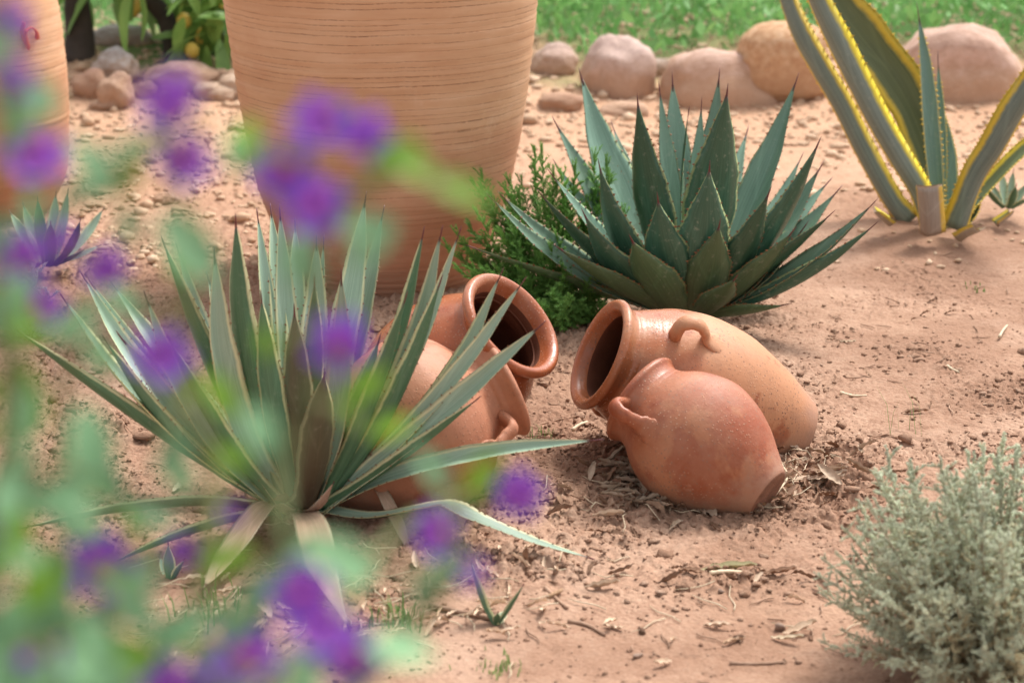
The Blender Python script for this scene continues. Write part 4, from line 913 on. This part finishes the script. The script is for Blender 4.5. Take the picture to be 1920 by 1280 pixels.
def pebble(px, py, s, mat, label, seed):
    me = rock_mesh(seed, 2, .6, True); me.materials.append(mat); g = G(px, py); o = link('pebble', me, None, (g.x, g.y, hz(g.x, g.y) + s[2] * .5)); o.scale = (s[0] * .75, s[1] * .6, s[2] * .6)
    o.rotation_euler = (.2, .2, seed); return tag(o, label, 'pebble', 'loose bits lying on the soil')
pebble(1351, 1117, (.009, .006, .004), CHIP, 'grey chip on the smooth soil below the olive leaf', 2)
pebble(1347, 1174, (.009, .006, .004), CHIP, 'brown chip in the middle of the smooth soil', 4)
pebble(1203, 1188, (.008, .007, .006), CLOD_D, 'round dark clod on the smooth soil', 5)
pebble(1462, 1182, (.009, .008, .009), CHIP, 'dark cupped seed husk left of the silvery shrub', 6)
pebble(1196, 1232, (.013, .006, .005), CHIP, 'flat dark chip near the bottom edge', 7)
pebble(1552, 928, (.02, .014, .012), CLOD, 'biggest brown clod, right of the small jar foot', 8)
pebble(1385, 1200, (.01, .008, .007), CLOD_D, 'dark clod beside the end of a short twig', 9)
pebble(1040, 1120, (.017, .01, .005), RK_T, 'flat yellowish pebble near the tiny pup', 10)
pebble(1478, 965, (.010, .008, .008), CLOD, 'brown clod just below the foot of the small jar', 11)

# ------------------------------------------------------------------ grass tufts and weeds
GRS = mat_plain('grass_blade', (.12, .22, .05), (.22, .34, .10), scale=20, rough=.6, bump=0, trans=.2)
def tuft(px, py, n, h, spread, label, seed, mat=GRS, name='grass_tuft', wd=.0012):
    rr = random.Random(seed); g = G(px, py); root = Vector((g.x, g.y, hz(g.x, g.y) - .002)); V, F = [], []
    for i in range(n):
        a = rr.uniform(0, 6.28); b = Vector((rr.gauss(0, spread), rr.gauss(0, spread), 0)); d = Vector((math.cos(a), math.sin(a), 0)); H = h * rr.uniform(.5, 1.1); ln = rr.uniform(.2, 1.1)
        p = [b, b + d * H * .2 * ln + Vector((0, 0, H * .6)), b + d * H * .7 * ln + Vector((0, 0, H * .9))]
        s = Vector((-d.y, d.x, 0)) * wd; o = len(V)
        V += [p[0] - s, p[0] + s, p[1] - s * .8, p[1] + s * .8, p[2]]; F += [(o, o + 1, o + 3, o + 2), (o + 2, o + 3, o + 4)]
    o = link(name, mesh_from(name, V, F, mats=[mat]), None, root); return tag(o, label, 'grass', 'small weeds in the soil', 'stuff')
tuft(745, 1165, 70, .035, .018, 'bright short grass growing left of the tiny pup', 1)
tuft(930, 1255, 45, .02, .02, 'faint low grass at the bottom edge below the tiny pup', 2)
tuft(1010, 830, 26, .03, .012, 'feathery green weed in the gap between the jars', 3, wd=.0006)
tuft(1690, 815, 9, .09, .02, 'thin wiry grass stalks behind the silvery shrub', 4, wd=.0005)
tuft(400, 1150, 40, .06, .03, 'grass among dead leaves at the lower left', 5)
tuft(1835, 545, 12, .02, .015, 'tiny green weed on the soil below the striped agave', 6)
cw = G(988, 850)
sd_ = thing('seedling', cw, 'green seedling with one narrow leaf beside the left jar handle', 'seedling')
SEED = mat_plain('seedling_green', (.10, .24, .07), (.16, .32, .10), rough=.5, bump=0, trans=.2)
for tx, ty, hw_ in ((1008, 815, 7), (975, 838, 5)):
    add_leaf(sd_, [cw, P(990, 838, depth_of(cw)), P(tx, ty, depth_of(cw) - .01)], cw, hw_ * depth_of(cw) / FPX, prof_broad, [SEED, SEED, SEED, SEED], spine=0, n=10, nu=4)

# ------------------------------------------------------------------ greenery behind the boulders
LF_A = mat_plain('meadow_leaf', (.11, .27, .075), (.24, .46, .16), scale=4, rough=.55, bump=0, vary=.5, trans=.3)
LF_B = mat_plain('meadow_leaf_light', (.18, .36, .11), (.38, .54, .26), scale=4, rough=.55, bump=0, vary=.4, trans=.3)
def leaves_arr(C, Dn, L, W, rr):
    n = len(C); U = rr.normal(0, 1, (n, 3)); S = np.cross(Dn, U); S /= np.linalg.norm(S, axis=1, keepdims=True) + 1e-9
    a = C - Dn * L[:, None] * .5; b = C + S * W[:, None] * .5; c = C + Dn * L[:, None] * .5; d = C - S * W[:, None] * .5
    V = np.stack([a, b, c, d], 1).reshape(-1, 3); F = np.arange(4 * n).reshape(n, 4); return V, F
def meadow(name, n, x0, x1, y0, y1, h, label, mat, seed, L=(.03, .085)):
    rr = np.random.default_rng(seed); x = rr.uniform(x0, x1, n); y = y0 + (y1 - y0) * rr.random(n) ** 1.4
    edge = .5 * pn(x * 1.1, y * .2) + .35 * pn(x * 3, y); k = y > y0 + .55 + edge * .6 + 1.3 * sstep(-.7, -1.1, x); x, y = x[k], y[k]; n = len(x)
    hh = h * (.5 + 1.1 * np.clip(pn(x * 1.5 + 4, y * 1.5) + .4, 0, 1)); z = base_h(x, y) + rr.random(n) * hh
    D = rr.normal(0, .6, (n, 3)); D[:, 2] = np.abs(D[:, 2]) + .35; D /= np.linalg.norm(D, axis=1, keepdims=True)
    Ls = rr.uniform(*L, n); V, F = leaves_arr(np.stack([x, y, z], -1), D, Ls, Ls * rr.uniform(.25, .5, n), rr)
    return tag(link(name, mesh_np(name, V, F, [mat], smooth=False)), label, kind='stuff')
meadow('meadow', 90000, -6, 6, 6.15, 16, .30, 'blurred green weeds and grass beyond the boulders', LF_A, 1)
meadow('pale_weeds', 32000, -6, 6, 6.2, 16, .34, 'paler green weeds mixed through the far grass', LF_B, 2, (.02, .06))

BARK = mat_plain('dark_bark', (.035, .028, .022), (.08, .065, .055), scale=9, rough=.9, vary=.1)
FRT = mat_plain('yellow_fruit', (.62, .42, .06), (.72, .55, .14), scale=6, rough=.45, vary=.2, bump=.05)
LFT = mat_plain('bush_leaf', (.12, .26, .05), (.32, .48, .14), scale=3, rough=.4, bump=0, vary=.6, trans=.25)
def bush_leaf_mesh(seed, L=.16, W=.03):
    rr = np.random.default_rng(seed); V = []; F = []; n = 7
    for i in range(n):
        v = i / (n - 1); w_ = W * math.sin(math.pi * (v * .93 + .04)) ** .8; z = -.25 * L * v * v
        V += [(-w_, v * L, z + w_ * .3), (0, v * L, z), (w_, v * L, z + w_ * .3)]
    for i in range(n - 1):
        for j in range(2): F.append((i * 3 + j, i * 3 + j + 1, i * 3 + j + 4, i * 3 + j + 3))
    return mesh_from('bush_leaf', V, F, mats=[LFT])
bl = [bush_leaf_mesh(i, .15 + .03 * i) for i in range(3)]
def tree(name, px, py, path, rad, label, leafbox, nleaf, fruits, seed):
    g = G(px, py); D = depth_of(g); root = thing(name, g, label, 'tree', 'dark-stemmed trees behind the stones'); rr = random.Random(seed)
    pts = [P(x, y, D + d) - g for x, y, d in path]; pts[0].z = -.02
    n = 16; V, F = tube([Vector(q) for q in spline(pts, n)], [rad * (1.25 - .6 * i / n) for i in range(n)], 10); link('trunk', mesh_from('trunk', V, F, mats=[BARK]), root)
    top = Vector(pts[-1])
    for b in range(5):
        e = P(rr.uniform(leafbox[0], leafbox[2]), rr.uniform(leafbox[1], leafbox[3]), D + rr.uniform(-.3, .3)) - g; s_ = Vector(pts[1]).lerp(top, rr.uniform(.2, 1))
        V, F = tube([s_, s_.lerp(e, .5) + Vector((0, 0, .05)), e], [.012, .008, .004], 6); link('branch', mesh_from('branch', V, F, mats=[BARK]), root)
    for i in range(nleaf):
        p = P(rr.uniform(leafbox[0], leafbox[2]), rr.uniform(leafbox[1], leafbox[3]), D + rr.uniform(-.35, .35)) - g; o = link('leaf', bl[i % 3], root); o.location = p
        o.rotation_euler = (rr.uniform(-1.3, .6), rr.uniform(-.5, .5), rr.uniform(0, 6.28)); s = rr.uniform(.6, 1.2); o.scale = (s, s, s)
    for i, (x, y, s) in enumerate(fruits):
        me = rock_mesh(90 + i, 2, .05); me.materials.append(FRT); o = link('fruit', me, root); o.location = P(x, y, D - .1 + rr.uniform(-.1, .1)) - g; s *= D / FPX; o.scale = (s, s, s * 1.15)
tree('fruit_tree', 145, 108, [(148, 118, 0), (150, 70, 0), (143, 0, 0), (135, -150, 0.05), (160, -400, .1)], .045, 'thick dark trunk right beside the left urn', (20, -420, 300, -20), 130, [(120, -80, 20), (220, -120, 20)], 1)
tree('fruit_tree', 325, 112, [(325, 118, 0), (325, 85, 0), (308, 30, 0), (272, -20, 0), (240, -160, .05), (250, -400, .1)], .032, 'curved dark stem with yellow fruit between the two urns', (200, -400, 470, -15), 130, [(245, 10, 22), (420, 12, 18)], 2)
tree('fruit_bush', 400, 108, [(400, 118, .2), (402, 60, .2), (395, -40, .2)], .012, 'low leafy bush with yellow fruit left of the grooved urn', (330, -60, 470, 100), 110, [(382, 70, 17), (428, 14, 18), (360, 95, 14), (446, 68, 15), (345, 40, 14)], 3)
# hedges that close the view to the sides
def hedge(x, y, sx, sy, h, label, seed):
    rr = np.random.default_rng(seed); g = Vector((x, y, float(base_h(x, y)))); root = thing('far_bush', g, label, 'bush', 'bushes far behind the garden')
    n = 5000; a = rr.uniform(0, 6.28, n); ph = np.arccos(rr.uniform(-.1, 1, n)); q = rr.uniform(.75, 1.05, n) * (1 + .2 * pn(a * 2, ph * 3))
    C = np.stack([np.cos(a) * np.sin(ph) * sx * q, np.sin(a) * np.sin(ph) * sy * q, np.cos(ph) * h * q + .1], -1); D = rr.normal(0, 1, (n, 3)); D /= np.linalg.norm(D, axis=1, keepdims=True)
    V, F = leaves_arr(C, D, rr.uniform(.12, .25, n), rr.uniform(.05, .1, n), rr); o = link('crown', mesh_np('crown', V, F, [LF_A], smooth=False), root)
    V, F = tube([Vector((0, 0, -.1)), Vector((0, 0, h * .5)), Vector((.1, 0, h * .8))], [.1, .07, .03], 8); link('trunk', mesh_from('trunk', V, F, mats=[BARK]), root)
hd = [(-7, 17, 'far left'), (-2.5, 18.5, 'second from the left'), (2.2, 18, 'third from the left'), (7, 17.5, 'far right')]
for i, (x, y, t_) in enumerate(hd): hedge(x, y, 2.6, 1.5, 2.2 + .3 * (i % 2), f'round leafy bush far behind, {t_}', 60 + i)

# ------------------------------------------------------------------ the purple-flowered shrub close in front
PT = mat_plain('petal_purple', (.16, .05, .47), (.29, .115, .68), scale=120, rough=.6, bump=0, vary=.35, trans=.35)
PC = mat_plain('petal_throat', (.34, .025, .26), (.42, .05, .22), rough=.6, bump=0, vary=.2)
FL1 = mat_plain('shrub_leaf_pale', (.14, .31, .15), (.26, .45, .25), scale=30, rough=.6, spec=.3, bump=0, vary=.6, trans=.25)
FL2 = mat_plain('shrub_leaf_bright', (.14, .32, .02), (.24, .44, .05), scale=30, rough=.45, bump=0, vary=.35, trans=.5)
FS = mat_plain('shrub_stem_green', (.12, .16, .06), (.20, .22, .09), rough=.7, bump=0)
rootF = Vector((-.34, .42, 0)); rootF.z = float(base_h(rootF.x, rootF.y))
fs = thing('flowering_shrub', rootF, 'out of focus shrub with purple flowers close in front at the left', 'shrub')
def fleaf_mesh(mat, seed, L=.042, W=.0120):
    V = []; F = []; n = 9; rr = random.Random(seed); bd = rr.uniform(-.2, .35)
    for i in range(n):
        v = i / (n - 1); w_ = W * math.sin(math.pi * (v ** .85 * .95 + .03)) ** .75; z = -bd * L * v * v
        for j in range(5): u = -1 + j / 2; V.append((u * w_, v * L, z + w_ * .28 * abs(u) + .0006 * math.sin(v * 18 + u * 2)))
    for i in range(n - 1):
        for j in range(4): F.append((i * 5 + j, i * 5 + j + 1, i * 5 + j + 6, i * 5 + j + 5))
    v, f = tube([(0, -.008, .002), (0, 0, 0)], [.0008, .0008], 5); o = len(V); V += [tuple(q) for q in v]; F += [tuple(q + o for q in g) for g in f]
    return mesh_from('shrub_leaf', V, F, mats=[mat])
fl1 = [fleaf_mesh(FL1, i) for i in range(3)]; fl2 = [fleaf_mesh(FL2, i + 5) for i in range(3)]
def flower_meshes():
    V = []; F = []
    for k in range(5):
        a0 = k * 2 * math.pi / 5; nr, na = 6, 7; o = len(V)
        for i in range(nr):
            rr_ = .0018 + .0102 * i / (nr - 1)
            for j in range(na):
                t = -1 + 2 * j / (na - 1); sp_ = (.60 + .12 * math.sin(i)) * (1 if i < nr - 1 else .72) * (.55 + .45 * min(1, i / 2)); a = a0 + t * sp_; q = rr_ * (1 - .14 * t * t * (i / (nr - 1)))
                V.append((q * math.cos(a), q * math.sin(a), .004 * (rr_ / .012) ** 1.5 - .001 * abs(t) + .0006 * math.sin(j * 2 + i) + k * .0001))
        for i in range(nr - 1):
            for j in range(na - 1): F.append((o + i * na + j, o + i * na + j + 1, o + (i + 1) * na + j + 1, o + (i + 1) * na + j))
    cor = mesh_from('corolla', V, F, mats=[PT])
    V, F = lathe([(.0001, .0052), (.0018, .0048), (.0034, .0030), (.0030, .0012), (.0018, -.004), (.0012, -.011)], 12); eye = mesh_from('flower_centre', V, F, mats=[PC])
    V, F = tube([(0, 0, -.008), (0, .001, -.016), (0, .003, -.03)], [.0014, .001, .0006], 6); cal = mesh_from('calyx', V, F, mats=[FS]); return cor, eye, cal
cor, eye, cal = flower_meshes()
fr_ = random.Random(17)
flowers = [(65, 300, 1.15, .72), (342, 305, 1.1, .74), (322, 195, 1.05, .66), (600, 232, 1.05, .72), (688, 252, .85, .70), (530, 325, 1.2, .74), (583, 385, 1.15, .70), (8, 45, .9, .70), (195, 502, .9, .80), (38, 482, 1.0, .72), (118, 455, .7, .75),
           (70, 585, 1.1, .78), (300, 672, 1.1, .74), (640, 648, 1.2, .76), (972, 925, 1.0, .82), (815, 998, 1.0, .78), (3, 1022, .8, .72), (192, 1062, 1.2, .76), (208, 1135, .7, .80), (340, 1030, .6, .78), (462, 1242, 1.3, .70),
           (655, 1228, 1.2, .74), (572, 1120, 1.15, .68), (82, 1245, 1.1, .74), (600, 1180, 1.0, .66), (20, 150, .7, .66), (320, 1290, 1.0, .7), (888, 1075, .5, .70), (430, 960, .5, .84)]
fpos = []
for i, (x, y, s, D) in enumerate(flowers):
    D *= .96; p = P(x, y, D); o = link('flower', cor, fs); d = (CAM - p).normalized() + Vector((fr_.uniform(-.6, .6), fr_.uniform(-.3, .3), fr_.uniform(-.1, .8))); d.normalize()
    aim(o, p - rootF, d, fr_.uniform(0, 6)); s *= .90; o.scale = (s, s, s); link('flower_centre', eye, o); link('calyx', cal, o); fpos.append(p - d * .022)
# main stems: sprays that rise from the root and pass among the flowers
stems_px = [
 [(60, 1500, .70), (60, 1180, .72), (40, 900, .73), (30, 600, .74), (50, 380, .73), (10, 100, .70), (-40, -120, .68)],
 [(120, 1480, .74), (190, 1250, .76), (200, 1060, .78), (120, 860, .80), (140, 640, .80), (190, 500, .82)],
 [(200, 1500, .72), (300, 1280, .74), (380, 1080, .76), (400, 880, .78), (340, 700, .76), (360, 480, .74), (330, 300, .74), (300, 150, .68)],
 [(260, 1500, .72), (430, 1250, .72), (520, 1060, .74), (540, 860, .78), (600, 660, .78), (590, 480, .75), (560, 340, .74), (610, 225, .72)],
 [(300, 1520, .70), (560, 1270, .70), (650, 1130, .74), (720, 1020, .78), (820, 950, .80), (960, 900, .84)],
 [(360, 1540, .70), (640, 1320, .70), (740, 1230, .74), (850, 1090, .72)],
 [(560, 480, .75), (640, 380, .72), (760, 320, .70), (880, 365, .70)],
 [(-60, 1300, .7), (-30, 1000, .7), (10, 760, .68), (-20, 400, .66), (20, 160, .64)],
]
spts = []
for k, st in enumerate(stems_px):
    pts = [P(q[0], q[1], q[2] * .96) - rootF for q in st]
    if k != 6: pts = [Vector((fr_.uniform(-.02, .02), fr_.uniform(-.02, .02), 0)), pts[0].lerp(Vector((0, 0, 0)), .5) + Vector((0, 0, .0))] + pts
    q = [Vector(a) for a in spline(pts, 40)]; n = len(q); spts += q[6:] if k != 6 else q
    V, F = tube(q, [.0038 * (1 - .68 * i / n) for i in range(n)], 7); link('stem', mesh_from('stem', V, F, mats=[FS]), fs)
def nearest(p): return min(spts, key=lambda q: (q - p).length)
for p in fpos:
    q = p - rootF; s_ = nearest(q)
    V, F = tube([s_, s_.lerp(q, .5) + Vector((0, 0, .006)), q], [.0015, .0012, .0009], 5); link('stalk', mesh_from('stalk', V, F, mats=[FS]), fs)
leaves = [ # centre x, y, size, brightness kind (0 pale, 1 bright), angle on the picture (deg, 0 = right, 90 = up), depth
 (22, 170, 1.7, 0, 80, .66), (5, 90, .9, 0, 60, .66), (180, 310, 1.5, 0, 120, .70), (245, 325, .9, 1, 70, .72), (350, 465, 1.9, 0, 130, .70), (452, 275, 1.1, 0, 80, .72), (565, 480, 1.5, 0, 100, .72),
 (700, 470, 1.2, 0, 20, .72), (775, 315, 1.3, 1, -30, .68), (870, 360, 1.1, 1, -15, .66), (55, 765, 1.5, 1, 80, .74), (170, 830, 1.8, 0, 95, .70), (230, 560, 1.2, 0, 140, .74),
 (150, 610, 1.5, 0, 20, .74), (412, 740, 1.3, 1, 120, .74), (485, 800, 1.3, 0, 100, .70), (335, 850, 1.5, 0, 40, .72), (20, 900, 1.8, 0, 90, .72),
 (120, 930, 1.5, 0, 20, .72), (280, 970, 1.3, 0, 160, .74), (815, 880, 1.2, 0, 110, .74), (905, 890, 1.2, 1, 60, .72), (630, 1050, 1.9, 0, 160, .70), (835, 1065, 1.1, 0, 30, .72),
 (430, 1045, 1.1, 1, 20, .74), (490, 1110, 1.5, 0, 60, .72), (330, 1180, 1.6, 0, 30, .72), (255, 1235, 1.6, 1, 120, .70), (160, 1175, 1.3, 0, 60, .74), (100, 1130, 1.5, 0, 110, .72), (25, 1160, 1.6, 0, 80, .70),
 (745, 1225, 1.6, 0, 170, .68), (690, 720, .9, 1, 45, .74), (735, 800, .9, 1, 30, .76), (240, 420, .8, 0, 100, .74), (150, 360, 1.2, 0, 30, .70), (20, 560, 1.4, 0, 80, .70),
 (450, 1180, 1.4, 0, 40, .70), (170, 1270, 1.6, 0, 30, .70), (380, 1260, 1.4, 0, 100, .72), (560, 1260, 1.4, 0, 140, .68),
 (465, 260, .8, 1, 80, .72), (740, 290, 1.2, 1, 50, .68), (690, 430, 1.1, 0, -10, .7), (500, 640, .7, 1, 100, .76), (650, 770, .7, 1, 100, .78), (790, 1100, .8, 0, 80, .72)]
leaves = [(x, y, s * (.82 if s > 1.1 else 1), k, a, d) for x, y, s, k, a, d in leaves] + [(x + fr_.uniform(-60, 60), y + fr_.uniform(-60, 60), s * .62, 1 if fr_.random() < .3 else 0, a + fr_.choice((-1, 1)) * fr_.uniform(35, 75), d + .03) for x, y, s, k, a, d in leaves if s > 1.25]
for i in range(130):      # the dense side of the shrub, mostly at and beyond the left and lower edges
    t = fr_.random()
    if t < .5: x, y = fr_.uniform(-200, 60) , fr_.uniform(-60, 1300)
    elif t < .8: x, y = fr_.uniform(-100, 560), fr_.uniform(1260, 1500)
    else: x, y = fr_.uniform(-40, 260), fr_.uniform(900, 1290)
    leaves.append((x, y, fr_.uniform(.6, 1.2), 1 if fr_.random() < .3 else 0, fr_.uniform(0, 180), fr_.uniform(.66, .80)))
for i, (x, y, s, kd, ang, D) in enumerate(leaves):
    D *= .96; p = P(x, y, D); a = R(ang + fr_.uniform(-12, 12)); d = RGT * math.cos(a) + UPV * math.sin(a) + FWD * fr_.uniform(-.35, .35); d.normalize()
    nr = (CAM - p).normalized() * .8 + Vector((0, 0, .8)) + Vector((fr_.uniform(-.3, .3), fr_.uniform(-.3, .3), 0)); nr = (nr - d * nr.dot(d)).normalized(); sx_ = d.cross(nr).normalized()
    s *= .44; L_ = .042 * s; loc_ = p - d * L_ * .5 - rootF
    o = link('leaf', (fl2 if kd else fl1)[i % 3], fs); o.matrix_local = Matrix.Translation(loc_) @ Matrix((sx_, d, nr)).transposed().to_4x4() @ Matrix.Scale(s, 4)
    if i < 75:
        s_ = nearest(loc_); V, F = tube([s_, s_.lerp(loc_, .55) + Vector((0, 0, .004)), loc_], [.0012, .0010, .0008], 5); link('petiole', mesh_from('petiole', V, F, mats=[FS]), fs)
print('TRIS', sum(len(o.data.loop_triangles) or sum(max(0, p.loop_total - 2) for p in o.data.polygons) for o in sc.objects if o.type == 'MESH' and len(o.data.polygons) < 30000))
